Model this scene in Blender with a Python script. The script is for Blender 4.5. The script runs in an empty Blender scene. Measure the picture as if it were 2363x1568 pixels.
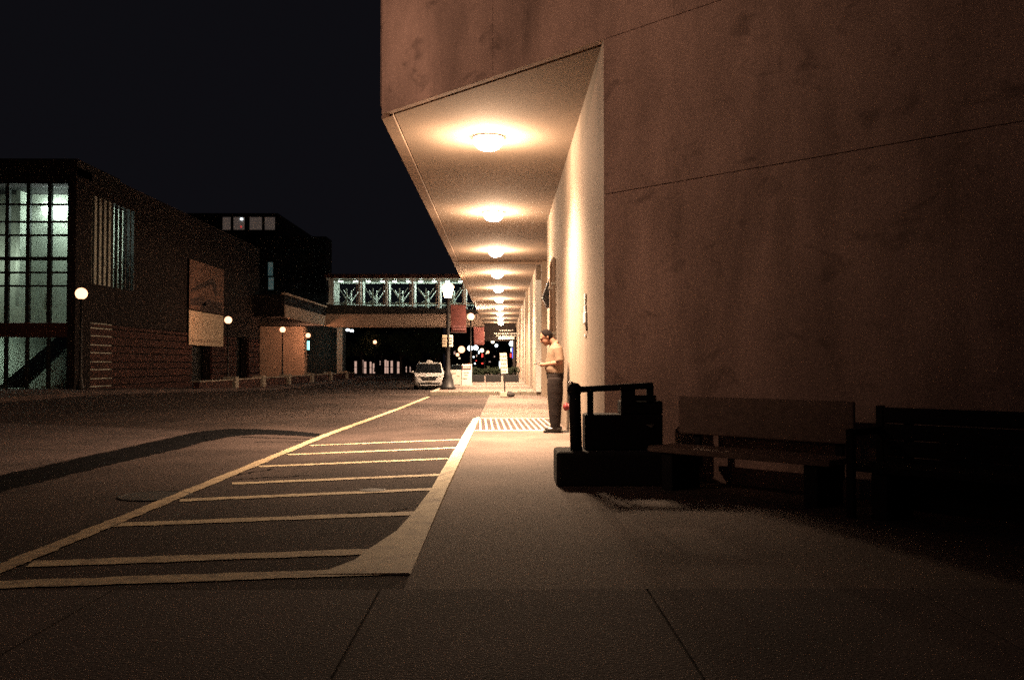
import bpy, bmesh, math, random
from mathutils import Vector, Matrix, kdtree
R = math.radians
random.seed(7)
sc = bpy.context.scene
COL = sc.collection
PI = math.pi

# ------------------------------------------------------------------ camera, sky, exposure
CAM_Z = 1.11
FPX = 2150.0            # focal length in pixels of a 2363 px wide frame
cd = bpy.data.cameras.new('camera')
cam = bpy.data.objects.new('camera', cd); COL.objects.link(cam)
cam.location = (0, 0, CAM_Z)
cam.rotation_euler = (R(90 + 1.466), 0, R(-0.52))
cd.sensor_width = 36.0
cd.lens = 36.0 * FPX / 2363.0
cd.clip_start = 0.05
cd.clip_end = 2000
sc.camera = cam

w = bpy.data.worlds.new("World"); sc.world = w; w.use_nodes = True
bg = w.node_tree.nodes['Background']
bg.inputs[0].default_value = (0.75, 0.72, 1.0, 1)      # clear night sky over a lit town
bg.inputs[1].default_value = 0.0055
sc.view_settings.view_transform = 'Standard'
sc.view_settings.look = 'None'
sc.view_settings.exposure = 0
sc.view_settings.gamma = 1
sc.cycles.max_bounces = 6
sc.cycles.diffuse_bounces = 4
sc.cycles.glossy_bounces = 2
sc.cycles.transparent_max_bounces = 8
sc.cycles.sample_clamp_indirect = 0.6
sc.cycles.use_denoising = False
sc.cycles.use_adaptive_sampling = True
sc.cycles.adaptive_threshold = 0.04

# light levels (radiance of each luminous surface)
L_SOFFIT = 30.0
P_SOFFIT = 6800.0
P_HALO = 360.0         # watts each lamp spills sideways onto the soffit      # watts of each downward arcade lamp
P_GLOBE = 270.0         # watts of a globe lamp on the left pavement
P_GLOBE_FAR = 4200.0     # brighter bulbs near the bridge
P_FLOOD = 7800.0
FLOOD = (1.0, 0.58, 0.40)
L_HALL = 900.0
WARM = (1.0, 0.68, 0.43)
SODIUM = (1.0, 0.44, 0.23)
GREENISH = (0.88, 1.0, 0.92)

# ------------------------------------------------------------------ helpers
def px(x, Y): return (x - 1162.0) / FPX * Y
def pz(y, Y): return CAM_Z + (839.0 - y) / FPX * Y
def gp(x, y, z=0.0):
    Y = FPX * (CAM_Z - z) / (y - 839.0)
    return px(x, Y), Y

def nt(name):
    m = bpy.data.materials.new(name); m.use_nodes = True
    t = m.node_tree
    return m, t, t.nodes['Principled BSDF']

def mat(name, col, rough=0.7, metal=0.0, var=0.25, scale=4.0, bump=0.0, bscale=60.0, spec=0.4, stretch=(1, 1, 1), fine=0.0):
    """colour with two octaves of blotches, fine speckle and a fine relief"""
    m, t, b = nt(name)
    N, Lk = t.nodes, t.links
    tc = N.new('ShaderNodeTexCoord'); mp = N.new('ShaderNodeMapping')
    mp.inputs['Scale'].default_value = stretch
    Lk.new(tc.outputs['Object'], mp.inputs[0])
    n1 = N.new('ShaderNodeTexNoise'); n1.inputs['Scale'].default_value = scale
    n1.inputs['Detail'].default_value = 7; n1.inputs['Roughness'].default_value = 0.62
    Lk.new(mp.outputs[0], n1.inputs[0])
    cr = N.new('ShaderNodeValToRGB')
    d = max(0.0, 1 - var); e = 1 + var
    cr.color_ramp.elements[0].position = 0.3; cr.color_ramp.elements[1].position = 0.7
    cr.color_ramp.elements[0].color = (col[0]*d, col[1]*d, col[2]*d, 1)
    cr.color_ramp.elements[1].color = (min(1, col[0]*e), min(1, col[1]*e), min(1, col[2]*e), 1)
    Lk.new(n1.outputs[0], cr.inputs[0])
    out = cr.outputs[0]
    if fine > 0:
        n3 = N.new('ShaderNodeTexNoise'); n3.inputs['Scale'].default_value = bscale
        n3.inputs['Detail'].default_value = 3
        Lk.new(tc.outputs['Object'], n3.inputs[0])
        mr = N.new('ShaderNodeMapRange')
        mr.inputs[1].default_value = 0.3; mr.inputs[2].default_value = 0.7
        mr.inputs[3].default_value = 1 - fine; mr.inputs[4].default_value = 1 + fine
        Lk.new(n3.outputs[0], mr.inputs[0])
        mx = N.new('ShaderNodeVectorMath'); mx.operation = 'SCALE'
        Lk.new(out, mx.inputs[0]); Lk.new(mr.outputs[0], mx.inputs['Scale'])
        out = mx.outputs[0]
    Lk.new(out, b.inputs['Base Color'])
    b.inputs['Roughness'].default_value = rough
    b.inputs['Metallic'].default_value = metal
    b.inputs['Specular IOR Level'].default_value = spec
    if bump > 0:
        n2 = N.new('ShaderNodeTexNoise'); n2.inputs['Scale'].default_value = bscale
        n2.inputs['Detail'].default_value = 4
        Lk.new(tc.outputs['Object'], n2.inputs[0])
        bp = N.new('ShaderNodeBump'); bp.inputs['Strength'].default_value = bump
        bp.inputs['Distance'].default_value = 0.02
        Lk.new(n2.outputs[0], bp.inputs['Height']); Lk.new(bp.outputs[0], b.inputs['Normal'])
    return m

def paint(name, col, under, wear=0.5, scale=9.0):
    """road paint rubbed through to the surface below in places"""
    m, t, b = nt(name)
    N, Lk = t.nodes, t.links
    tc = N.new('ShaderNodeTexCoord')
    n1 = N.new('ShaderNodeTexNoise'); n1.inputs['Scale'].default_value = scale; n1.inputs['Detail'].default_value = 8
    n1.inputs['Roughness'].default_value = 0.7
    Lk.new(tc.outputs['Object'], n1.inputs[0])
    cr = N.new('ShaderNodeValToRGB')
    cr.color_ramp.elements[0].position = wear - 0.16; cr.color_ramp.elements[1].position = wear + 0.10
    cr.color_ramp.elements[0].color = (*under, 1); cr.color_ramp.elements[1].color = (*col, 1)
    Lk.new(n1.outputs[0], cr.inputs[0]); Lk.new(cr.outputs[0], b.inputs['Base Color'])
    b.inputs['Roughness'].default_value = 0.75
    return m

def emit(name, col, s):
    m, t, b = nt(name)
    b.inputs['Base Color'].default_value = (0.8, 0.8, 0.8, 1)
    b.inputs['Emission Color'].default_value = (*col, 1)
    b.inputs['Emission Strength'].default_value = s
    return m

def glass(name, tint=(0.9, 0.95, 0.92), refl=0.08):
    m = bpy.data.materials.new(name); m.use_nodes = True
    t = m.node_tree; N, Lk = t.nodes, t.links
    N.remove(N['Principled BSDF'])
    tr = N.new('ShaderNodeBsdfTransparent'); tr.inputs[0].default_value = (*tint, 1)
    gl = N.new('ShaderNodeBsdfGlossy'); gl.inputs['Roughness'].default_value = 0.05
    mx = N.new('ShaderNodeMixShader'); mx.inputs[0].default_value = refl
    Lk.new(tr.outputs[0], mx.inputs[1]); Lk.new(gl.outputs[0], mx.inputs[2])
    Lk.new(mx.outputs[0], N['Material Output'].inputs[0])
    return m

# bmesh shapes
def B(): return bmesh.new()
def hexa(bm, p):
    v = [bm.verts.new(q) for q in p]
    for f in ((3, 2, 1, 0), (4, 5, 6, 7), (0, 1, 5, 4), (1, 2, 6, 5), (2, 3, 7, 6), (3, 0, 4, 7)):
        bm.faces.new([v[i] for i in f])
def box(bm, x0, x1, y0, y1, z0, z1):
    hexa(bm, [(x0, y0, z0), (x1, y0, z0), (x1, y1, z0), (x0, y1, z0), (x0, y0, z1), (x1, y0, z1), (x1, y1, z1), (x0, y1, z1)])
def prism(bm, pts, z0, z1):
    a = [bm.verts.new((x, y, z0)) for x, y in pts]; b = [bm.verts.new((x, y, z1)) for x, y in pts]
    n = len(pts)
    bm.faces.new(a[::-1]); bm.faces.new(b)
    for i in range(n): bm.faces.new([a[i], a[(i+1) % n], b[(i+1) % n], b[i]])
def prism_y(bm, pts, y0, y1):
    """outline given in x,z; thickness along y"""
    a = [bm.verts.new((x, y0, z)) for x, z in pts]; b = [bm.verts.new((x, y1, z)) for x, z in pts]
    n = len(pts)
    bm.faces.new(a); bm.faces.new(b[::-1])
    for i in range(n): bm.faces.new([a[(i+1) % n], a[i], b[i], b[(i+1) % n]])
def lathe(bm, prof, c=(0, 0, 0), n=16):
    rings = []
    for r, z in prof:
        if r < 1e-5: rings.append([bm.verts.new((c[0], c[1], c[2] + z))])
        else: rings.append([bm.verts.new((c[0] + r*math.cos(2*PI*i/n), c[1] + r*math.sin(2*PI*i/n), c[2] + z)) for i in range(n)])
    for a, b in zip(rings, rings[1:]):
        for i in range(n):
            j = (i+1) % n
            if len(a) == 1 and len(b) == 1: continue
            if len(a) == 1: bm.faces.new([a[0], b[j], b[i]])
            elif len(b) == 1: bm.faces.new([a[i], a[j], b[0]])
            else: bm.faces.new([a[i], a[j], b[j], b[i]])
    if len(rings[0]) > 1: bm.faces.new(rings[0][::-1])
    if len(rings[-1]) > 1: bm.faces.new(rings[-1])
def tube(bm, pts, r, n=8, ry=None):
    """tube through pts; r a number or a list of radii (or of pairs)"""
    P = [Vector(p) for p in pts]
    rs = r if isinstance(r, (list, tuple)) else [r]*len(P)
    rings = []
    up = None
    for i, p in enumerate(P):
        d = (P[min(i+1, len(P)-1)] - P[max(i-1, 0)]).normalized()
        if up is None or abs(d.dot(up)) > 0.95:
            up = Vector((0, 1, 0)) if abs(d.y) < 0.9 else Vector((1, 0, 0))
        a = d.cross(up).normalized(); b = a.cross(d).normalized()
        ra, rb = rs[i] if isinstance(rs[i], (list, tuple)) else (rs[i], rs[i])
        rings.append([bm.verts.new(p + a*ra*math.cos(2*PI*k/n) + b*rb*math.sin(2*PI*k/n)) for k in range(n)])
    for a, b in zip(rings, rings[1:]):
        for k in range(n):
            bm.faces.new([a[k], a[(k+1) % n], b[(k+1) % n], b[k]])
    bm.faces.new(rings[0][::-1]); bm.faces.new(rings[-1])
def ball(bm, c, r, sub=2, sc3=(1, 1, 1)):
    bmesh.ops.create_icosphere(bm, subdivisions=sub, radius=r, matrix=Matrix.Translation(c) @ Matrix.Diagonal((*sc3, 1)))
def sheet(bm, pts):
    bm.faces.new([bm.verts.new(p) for p in pts])

def link(name, bm, m, parent=None, smooth=False, bev=0.0, **props):
    if name == 'lettering': props['kind'] = 'stuff'
    bmesh.ops.recalc_face_normals(bm, faces=bm.faces)
    if smooth:
        for f in bm.faces: f.smooth = True
    me = bpy.data.meshes.new(name); bm.to_mesh(me); bm.free()
    me.materials.append(m)
    o = bpy.data.objects.new(name, me); COL.objects.link(o)
    if bev > 0:
        md = o.modifiers.new('edge', 'BEVEL'); md.width = bev; md.segments = 2; md.limit_method = 'ANGLE'
    if parent is not None:
        o.parent = parent
        M = Matrix.Identity(4); q = parent
        chain = []
        while q is not None: chain.append(q); q = q.parent
        for q in reversed(chain):
            M = M @ q.matrix_parent_inverse @ q.matrix_basis if q.parent else q.matrix_basis.copy()
        o.matrix_parent_inverse = M.inverted()
    for k, v in props.items(): o[k] = v
    return o
def thing(name, label, cat, loc=(0, 0, 0), group=None):
    o = bpy.data.objects.new(name, None); COL.objects.link(o)
    o.location = loc; o.empty_display_size = 0.2
    o['label'] = label; o['category'] = cat
    if group: o['group'] = group
    return o
def solo(name, bm, m, label, cat, group=None, **k):
    o = link(name, bm, m, None, **k); o['label'] = label; o['category'] = cat
    if group: o['group'] = group
    return o
def setting(name, bm, m, parent=None, **k):
    o = link(name, bm, m, parent, **k)
    if parent is None: o['kind'] = 'structure'
    return o
def copy_tree(o, parent=None):
    c = o.copy(); COL.objects.link(c)
    if parent is not None:
        inv = o.matrix_parent_inverse.copy(); c.parent = parent; c.matrix_parent_inverse = inv
    for ch in list(o.children): copy_tree(ch, c)
    return c
def again(o, loc, label):
    c = copy_tree(o); c.location = loc; c['label'] = label
    return c

# ------------------------------------------------------------------ materials
M = {}
M['asphalt'] = mat('asphalt', (0.056, 0.040, 0.036), 0.9, var=0.35, scale=0.7, bump=0.5, bscale=90, fine=0.35, spec=0.15)
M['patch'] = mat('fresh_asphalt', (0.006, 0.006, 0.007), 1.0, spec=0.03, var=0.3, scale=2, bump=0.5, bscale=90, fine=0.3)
M['pavement'] = mat('pavement_concrete', (0.128, 0.091, 0.075), 0.85, var=0.28, scale=0.9, bump=0.35, bscale=70, fine=0.25)
M['slab'] = mat('slab_concrete', (0.078, 0.053, 0.049), 0.88, var=0.28, scale=1.3, bump=0.35, bscale=70, fine=0.25)
M['kerb'] = paint('kerb_paint', (0.78, 0.68, 0.48), (0.28, 0.23, 0.18), 0.44, 6)
M['kerbstone'] = mat('kerb_stone', (0.36, 0.31, 0.25), 0.85, var=0.2, scale=3, bump=0.2)
M['stripe'] = paint('stripe_paint', (0.74, 0.60, 0.38), (0.20, 0.15, 0.105), 0.47, 11)
M['line'] = paint('line_paint', (0.60, 0.46, 0.28), (0.16, 0.12, 0.085), 0.46, 11)
M['concrete'] = mat('wall_concrete', (0.44, 0.315, 0.255), 0.9, var=0.30, scale=1.1, bump=0.35, bscale=40, fine=0.12, stretch=(1, 1, 0.55))
def stain(m, lo=0.55, hi=1.12, sc_=0.55, st=(1, 1, .28), off=3.0, p0=.36, p1=.60):
    """multiply large weathering streaks (rain runs, damp patches) into the base colour"""
    t = m.node_tree; N, Lk = t.nodes, t.links; b = N['Principled BSDF']
    src = b.inputs['Base Color'].links[0].from_socket
    tc = N.new('ShaderNodeTexCoord'); mp = N.new('ShaderNodeMapping'); mp.inputs['Scale'].default_value = st; mp.inputs['Location'].default_value = (off, off*.7, off*.3)
    Lk.new(tc.outputs['Object'], mp.inputs[0])
    n = N.new('ShaderNodeTexNoise'); n.inputs['Scale'].default_value = sc_*2; n.inputs['Detail'].default_value = 6; n.inputs['Roughness'].default_value = .55; n.inputs['Distortion'].default_value = .6
    Lk.new(mp.outputs[0], n.inputs[0])
    mr = N.new('ShaderNodeMapRange'); mr.inputs[1].default_value = p0; mr.inputs[2].default_value = p1; mr.inputs[3].default_value = lo; mr.inputs[4].default_value = hi
    Lk.new(n.outputs[0], mr.inputs[0])
    mx_ = N.new('ShaderNodeVectorMath'); mx_.operation = 'SCALE'; Lk.new(src, mx_.inputs[0]); Lk.new(mr.outputs[0], mx_.inputs['Scale'])
    Lk.new(mx_.outputs[0], b.inputs['Base Color'])
M['core'] = mat('wall_core', (0.10, 0.08, 0.07), 0.9)
M['soffit'] = mat('soffit_plaster', (0.30, 0.225, 0.17), 0.9, var=0.14, scale=0.8, bump=0.15, bscale=50, fine=0.06)
M['trim'] = mat('soffit_trim', (0.27, 0.19, 0.14), 0.85, var=0.15, scale=3)
M['sidewall'] = mat('arcade_wall', (0.28, 0.215, 0.165), 0.9, var=0.14, scale=0.9, bump=0.2, bscale=40, fine=0.06)
M['whitepaint'] = mat('white_paint', (0.86, 0.86, 0.82), 0.6, var=0.06, scale=3)
M['black'] = mat('black_metal', (0.012, 0.012, 0.014), 0.55, var=0.3, scale=8, bump=0.1)
M['blackbin'] = mat('black_enamel', (0.006, 0.006, 0.008), 0.75, var=0.3, scale=8, bump=0.1, spec=0.2)
M['plinth'] = mat('dark_plinth', (0.014, 0.014, 0.016), 0.9, var=0.3, scale=6, bump=0.2)
M['iron'] = mat('cast_iron', (0.03, 0.028, 0.026), 0.6, var=0.3, scale=8)
M['steel'] = mat('steel', (0.30, 0.27, 0.23), 0.5, metal=0.6, var=0.2, scale=10)
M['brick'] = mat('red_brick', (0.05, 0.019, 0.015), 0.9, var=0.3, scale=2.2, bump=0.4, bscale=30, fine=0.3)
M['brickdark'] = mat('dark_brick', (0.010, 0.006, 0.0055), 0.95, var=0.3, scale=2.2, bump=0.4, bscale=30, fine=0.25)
M['darkwall'] = mat('dark_wall', (0.011, 0.0095, 0.0095), 0.95, var=0.3, scale=0.5)
M['beam'] = mat('bridge_concrete', (0.50, 0.37, 0.28), 0.9, var=0.18, scale=0.8, bump=0.2, bscale=20, fine=0.12)
M['clad'] = mat('dark_cladding', (0.035, 0.032, 0.028), 0.8, var=0.3, scale=1.5)
M['mullion'] = mat('dark_mullion', (0.018, 0.02, 0.02), 0.6)
M['frame_white'] = mat('white_steel', (0.75, 0.78, 0.72), 0.5, var=0.05, scale=3)
M['interior'] = mat('interior_plaster', (0.55, 0.57, 0.50), 0.9, var=0.08, scale=1)
M['glass'] = glass('window_glass')
M['wood'] = mat('bench_timber', (0.20, 0.145, 0.115), 0.8, var=0.25, scale=3, stretch=(1, 6, 6), bump=0.2)
M['benchblack'] = mat('bench_black', (0.008, 0.0075, 0.008), 0.85, var=0.3, scale=4)
M['red'] = mat('red_paint', (0.13, 0.009, 0.012), 0.6, var=0.15, scale=9)
M['bannerred'] = mat('banner_cloth', (0.05, 0.008, 0.006), 0.85, var=0.15, scale=5)
M['bannerdark'] = mat('banner_print', (0.09, 0.03, 0.03), 0.85, var=0.35, scale=14)
M['signwhite'] = mat('sign_white', (0.72, 0.70, 0.64), 0.6, var=0.06, scale=6)
M['signbeige'] = mat('sign_beige', (0.45, 0.38, 0.28), 0.6, var=0.1, scale=6)
M['signprint'] = mat('sign_print', (0.22, 0.18, 0.15), 0.7, var=0.3, scale=30)
M['clothpale'] = mat('banner_pale', (0.78, 0.62, 0.44), 0.9, var=0.14, scale=1.3, fine=0.08)
M['clothbrown'] = mat('banner_brown', (0.17, 0.10, 0.075), 0.9, var=0.25, scale=1.6, fine=0.1)
M['clothdark'] = mat('banner_drawing', (0.055, 0.038, 0.034), 0.9, var=0.4, scale=2.5)
M['leaf'] = mat('leaves', (0.022, 0.034, 0.016), 0.8, var=0.4, scale=2)
M['shrub'] = mat('shrub_leaves', (0.010, 0.014, 0.008), 0.95, var=0.4, scale=2, spec=0.1)
M['bark'] = mat('bark', (0.06, 0.045, 0.035), 0.9, var=0.3, scale=8, bump=0.4)
M['carwhite'] = mat('white_car_paint', (0.85, 0.84, 0.82), 0.28, var=0.03, scale=2)
M['cardark'] = mat('dark_car_paint', (0.02, 0.02, 0.024), 0.3, var=0.05, scale=2)
M['carglass'] = mat('tinted_glass', (0.012, 0.014, 0.016), 0.12, var=0.1, spec=0.5)
M['rubber'] = mat('tyre_rubber', (0.015, 0.015, 0.016), 0.9)
M['chrome'] = mat('chrome', (0.6, 0.6, 0.6), 0.2, metal=1.0, var=0.05)
M['lamp_clear'] = mat('headlamp_lens', (0.55, 0.54, 0.52), 0.15, var=0.25, scale=14)
M['skin'] = mat('skin', (0.24, 0.115, 0.075), 0.6, var=0.08, scale=12)
M['hair'] = mat('dark_hair', (0.008, 0.006, 0.006), 0.9, spec=0.05, var=0.4, scale=60, bump=0.4, bscale=120)
M['shirt'] = mat('shirt_cloth', (0.16, 0.108, 0.076), 0.9, var=0.1, scale=7, spec=0.2, bump=0.5, bscale=11)
M['trouser'] = mat('trouser_cloth', (0.014, 0.010, 0.0095), 0.95, var=0.2, scale=7, spec=0.15, bump=0.5, bscale=10)
M['shoe'] = mat('shoe_leather', (0.016, 0.013, 0.012), 0.3, var=0.2, scale=9)
M['sand'] = mat('sandbag_cloth', (0.05, 0.045, 0.045), 0.9, var=0.3, scale=12, bump=0.3)
M['cblock'] = mat('concrete_block', (0.45, 0.41, 0.33), 0.9, var=0.2, scale=6, bump=0.3)
M['soil'] = mat('soil', (0.03, 0.022, 0.018), 0.95, var=0.3, scale=6)
stain(M['concrete'], .72, 1.08)
stain(M['concrete'], .62, 1.0, 1.1, (1, 1, 1.6), 11.0, .30, .42)
stain(M['asphalt'], .68, 1.15, .3, (1, .35, 1), 1.0)
stain(M['pavement'], .75, 1.1, .4, (1, .6, 1), 5.0)
stain(M['slab'], .72, 1.12, .5, (1, 1, 1), 2.0)
stain(M['soffit'], .85, 1.06, .4, (1, .5, 1), 8.0)
stain(M['sidewall'], .82, 1.05, .5, (1, 1, .3), 4.0)
E = {}
E['soffit'] = emit('soffit_lens', WARM, L_SOFFIT)
E['globe'] = emit('globe_glow', SODIUM, 3.4)
E['globe_far'] = E['globe']
E['lantern'] = emit('lantern_glow', (1.0, 0.62, 0.36), 40)
E['hall'] = emit('hall_lamp', (0.80, 1.0, 0.93), 8)
E['fluo'] = emit('bridge_lamp', GREENISH, 34)
E['shopwin'] = emit('shop_window', (1.0, 0.62, 0.48), 0.55)
E['towerwin'] = emit('tower_window', (1.0, 0.75, 0.62), 0.045)
E['tealwin'] = emit('teal_window', (0.35, 0.75, 0.75), 0.05)
E['teal'] = emit('teal_lamp', (0.30, 1.0, 0.95), 60)
E['neonblue'] = emit('neon_blue', (0.12, 0.16, 1.0), 2.5)
E['neonred'] = emit('neon_red', (1.0, 0.06, 0.04), 2.0)
E['white'] = emit('white_lamp', (0.85, 0.95, 1.0), 6)
E['cream'] = emit('cream_sign', (1.0, 0.80, 0.50), 1.6)
E['tail'] = emit('tail_light', (1.0, 0.10, 0.03), 2.0)

# ------------------------------------------------------------------ ground
def rz(Y):
    if Y < 34: return 0.0
    if Y < 60: return -0.55 * (Y - 34) / 26.0
    return -0.55
bm = B()
xs = [-90, -40, -14.5, -6, 0, 8, 40]; ys = [-40, 0, 20, 34, 40, 46, 53, 60, 100, 420]
vv = [[bm.verts.new((x, y, rz(y))) for x in xs] for y in ys]
for a, b in zip(vv, vv[1:]):
    for i in range(len(xs)-1): bm.faces.new([a[i], a[i+1], b[i+1], b[i]])
road = setting('road', bm, M['asphalt'])

# flush walkway to the right of the painted kerb
bm = B(); sheet(bm, [(-0.49, 4.6, .006), (12, 4.6, .006), (12, 33.0, .006), (-0.49, 33.0, .006)])
walk = setting('pavement', bm, M['pavement'])
# near row of cast slabs, each its own piece with open joints
xb = [-8.4, -7.1, -5.8, -4.5, -3.2, -1.9, -0.6, 0.7, 2.0, 3.3, 4.6, 5.9]
yb = [-1.0, 0.4, 1.8, 3.2, 4.58]
for j in range(len(yb)-1):
    for i in range(len(xb)-1):
        bm = B(); g = 0.006; dz = random.uniform(-.0025, .0025)
        box(bm, xb[i]+g, xb[i+1]-g, yb[j]+g, yb[j+1]-g, -0.05, 0.014+dz)
        link('slab', bm, M['slab'], walk, bev=0.004)

# painted kerb ridge: flush on the road side, a 4 cm lip on the walkway side
bm = B()
ed = [(4.94, -0.98, -0.49), (5.3, -0.84, -0.49), (5.64, -0.80, -0.49), (6.2, -0.71, -0.49), (7.0, -0.67, -0.49), (8.2, -0.64, -0.49), (10, -0.64, -0.487), (13, -0.63, -0.485), (15.2, -0.63, -0.48), (18.9, -0.62, -0.48)]
lo = [bm.verts.new((l, y, .007)) for y, l, r in ed]; kh = lambda y: .012 + .028*min(1, max(0, (y-4.94)/3)); hi = [bm.verts.new((r-.012, y, kh(y))) for y, l, r in ed]
h2 = [bm.verts.new((r, y, kh(y)-.005)) for y, l, r in ed]; h3 = [bm.verts.new((r+.004, y, -.02)) for y, l, r in ed]; l0 = [bm.verts.new((l, y, -.02)) for y, l, r in ed]
for i in range(len(ed)-1):
    for a, b in ((l0, lo), (lo, hi), (hi, h2), (h2, h3)):
        bm.faces.new([a[i], a[i+1], b[i+1], b[i]])
bm.faces.new([l0[0], lo[0], hi[0], h2[0], h3[0]]); bm.faces.new([l0[-1], lo[-1], hi[-1], h2[-1], h3[-1]])
kerb = setting('kerb', bm, M['kerb'])

# painted stripes of the no parking bay
def strip(x0, y0, x1, y1, wid, name, m, z=.005, seg=26, jit=.011):
    bm = B(); d = Vector((x1-x0, y1-y0, 0)); n = Vector((-d.y, d.x, 0)).normalized()
    A, C = [], []
    for i in range(seg+1):
        p = Vector((x0, y0, z)) + d*(i/seg)
        A.append(bm.verts.new(p + n*(wid/2 + random.uniform(-jit, jit)))); C.append(bm.verts.new(p - n*(wid/2 + random.uniform(-jit, jit))))
    for i in range(seg): bm.faces.new([C[i], C[i+1], A[i+1], A[i]])
    return link(name, bm, m, road)
st = [((0, 1344), (940, 1313), .17), ((80, 1297), (905, 1268), .17), ((270, 1208), (965, 1182), .16), ((420, 1152), (1002, 1127), .15),
      ((540, 1114), (1023, 1094), .15), ((601, 1075), (1036, 1057), .15), ((666, 1048), (1057, 1032), .15), ((717, 1027), (1070, 1013), .11)]
for a, b, wd in st:
    x0, y0 = gp(*a); x1, y1 = gp(*b)
    strip(x0, y0, x1, y1, wd, 'painted_stripe', M['stripe'])
ep = [(-60, 1340), (60, 1289), (400, 1150), (755, 1003), (920, 943), (990, 915)]
eg = [gp(*p) for p in ep]
for (a, b) in zip(eg, eg[1:]):
    strip(a[0], a[1], b[0], b[1], .13, 'painted_edge_line', M['line'], z=.009)

# L-shaped trench patch in the road
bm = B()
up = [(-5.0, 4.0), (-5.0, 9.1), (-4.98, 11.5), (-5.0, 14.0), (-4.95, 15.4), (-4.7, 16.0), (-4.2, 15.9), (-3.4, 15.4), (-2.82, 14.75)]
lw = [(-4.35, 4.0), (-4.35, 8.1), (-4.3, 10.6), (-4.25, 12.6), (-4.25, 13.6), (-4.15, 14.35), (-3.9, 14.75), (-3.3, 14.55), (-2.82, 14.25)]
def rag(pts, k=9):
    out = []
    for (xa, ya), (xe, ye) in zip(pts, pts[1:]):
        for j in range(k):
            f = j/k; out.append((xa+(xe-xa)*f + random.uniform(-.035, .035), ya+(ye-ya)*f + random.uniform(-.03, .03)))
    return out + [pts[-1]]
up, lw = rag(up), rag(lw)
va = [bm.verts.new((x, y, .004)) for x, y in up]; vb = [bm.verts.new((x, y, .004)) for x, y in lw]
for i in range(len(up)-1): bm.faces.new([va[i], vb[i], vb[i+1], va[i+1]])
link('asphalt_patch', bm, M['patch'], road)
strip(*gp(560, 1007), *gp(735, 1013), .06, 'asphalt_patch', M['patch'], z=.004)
# worn concrete apron to the left of the trench
bm = B(); sheet(bm, [(-14.4, 4, .003), (-5.02, 4, .003), (-5.02, 15.5, .003), (-14.4, 20, .003)])
setting('apron', bm, M['slab'])

for (xa, ya, xe, ye) in ((540, 1104, 700, 1092), (330, 1146, 470, 1131), (590, 1019, 700, 1016), (640, 1080, 560, 1096), (800, 1180, 930, 1168), (930, 938, 1010, 934)):
    a = Vector((*gp(xa, ya), .0035)); b = Vector((*gp(xe, ye), .0035)); d = b-a; nrm = Vector((-d.y, d.x, 0)).normalized()
    bm = B(); L_, R_ = [], []; off = 0
    for i in range(19):
        off += random.uniform(-.035, .035); wdt = random.uniform(.006, .022)
        p = a + d*(i/18) + nrm*off; L_.append(bm.verts.new(p+nrm*wdt)); R_.append(bm.verts.new(p-nrm*wdt))
    for i in range(18): bm.faces.new([R_[i], R_[i+1], L_[i+1], L_[i]])
    link('tar_crack', bm, M['patch'], road)
def cover(x, y, r, label):
    bm = B(); lathe(bm, [(r, -.02), (r, .008), (r*.9, .010), (r*.88, .007), (0, .007)], (x, y, 0), 20)
    solo('utility_cover', bm, M['iron'], label, 'utility cover', 'iron covers in the road')
cover(*gp(860, 1129), .12, 'small round iron cover among the painted stripes')
cover(*gp(365, 1142), .30, 'larger round iron cover left of the painted edge line')

# raised far pavement with its kerb stones
bm = B(); box(bm, -2.45, 8, 33.18, 104, -0.8, 0.125)
farwalk = setting('far_pavement', bm, M['pavement'])
x = -2.6
for k in range(6):
    bm = B(); box(bm, x+.004, x+.796, 33.0, 33.18, -.3, .13); link('kerb_stone', bm, M['kerbstone'], farwalk, bev=.015); x += .8
y = 33.0
for k in range(24):
    bm = B(); box(bm, -2.62, -2.452, y+.19, y+2.98, -.9, .13); link('kerb_stone', bm, M['kerbstone'], farwalk, bev=.015); y += 2.98
# left pavement
bm = B()
pr = [-20, 34, 60, 150]
for a, b in zip(pr, pr[1:]):
    hexa(bm, [(-60, a, rz(a)-.3), (-14.5, a, rz(a)-.3), (-14.5, b, rz(b)-.3), (-60, b, rz(b)-.3), (-60, a, rz(a)+.14), (-14.5, a, rz(a)+.14), (-14.5, b, rz(b)+.14), (-60, b, rz(b)+.14)])
setting('left_pavement', bm, M['slab'])

# ------------------------------------------------------------------ concrete building on the right
Cx, Cy = 1.055, 9.74
ux, uy = 0.677, -0.736
nx, ny = -0.736, -0.677
def A(s, n, z): return (Cx + ux*s + nx*n, Cy + uy*s + ny*n, z)
def abox(bm, s0, s1, n0, n1, z0, z1):
    hexa(bm, [A(s0, n1, z0), A(s1, n1, z0), A(s1, n0, z0), A(s0, n0, z0), A(s0, n1, z1), A(s1, n1, z1), A(s1, n0, z1), A(s0, n0, z1)])
def s_at(pxx, n):
    k = (pxx - 1162.0) / FPX
    cx, cy = Cx + nx*n, Cy + ny*n
    return (k*cy - cx) / (ux - k*uy)
ZS = 4.53
bld = thing('concrete_building', 'large concrete building with an overhanging upper storey and lit arcade', 'building', (3, 12, 0))
bm = B(); abox(bm, 0.05, 11, -.6, -.03, 0, ZS+.3); link('wall_core', bm, M['core'], bld)
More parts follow.
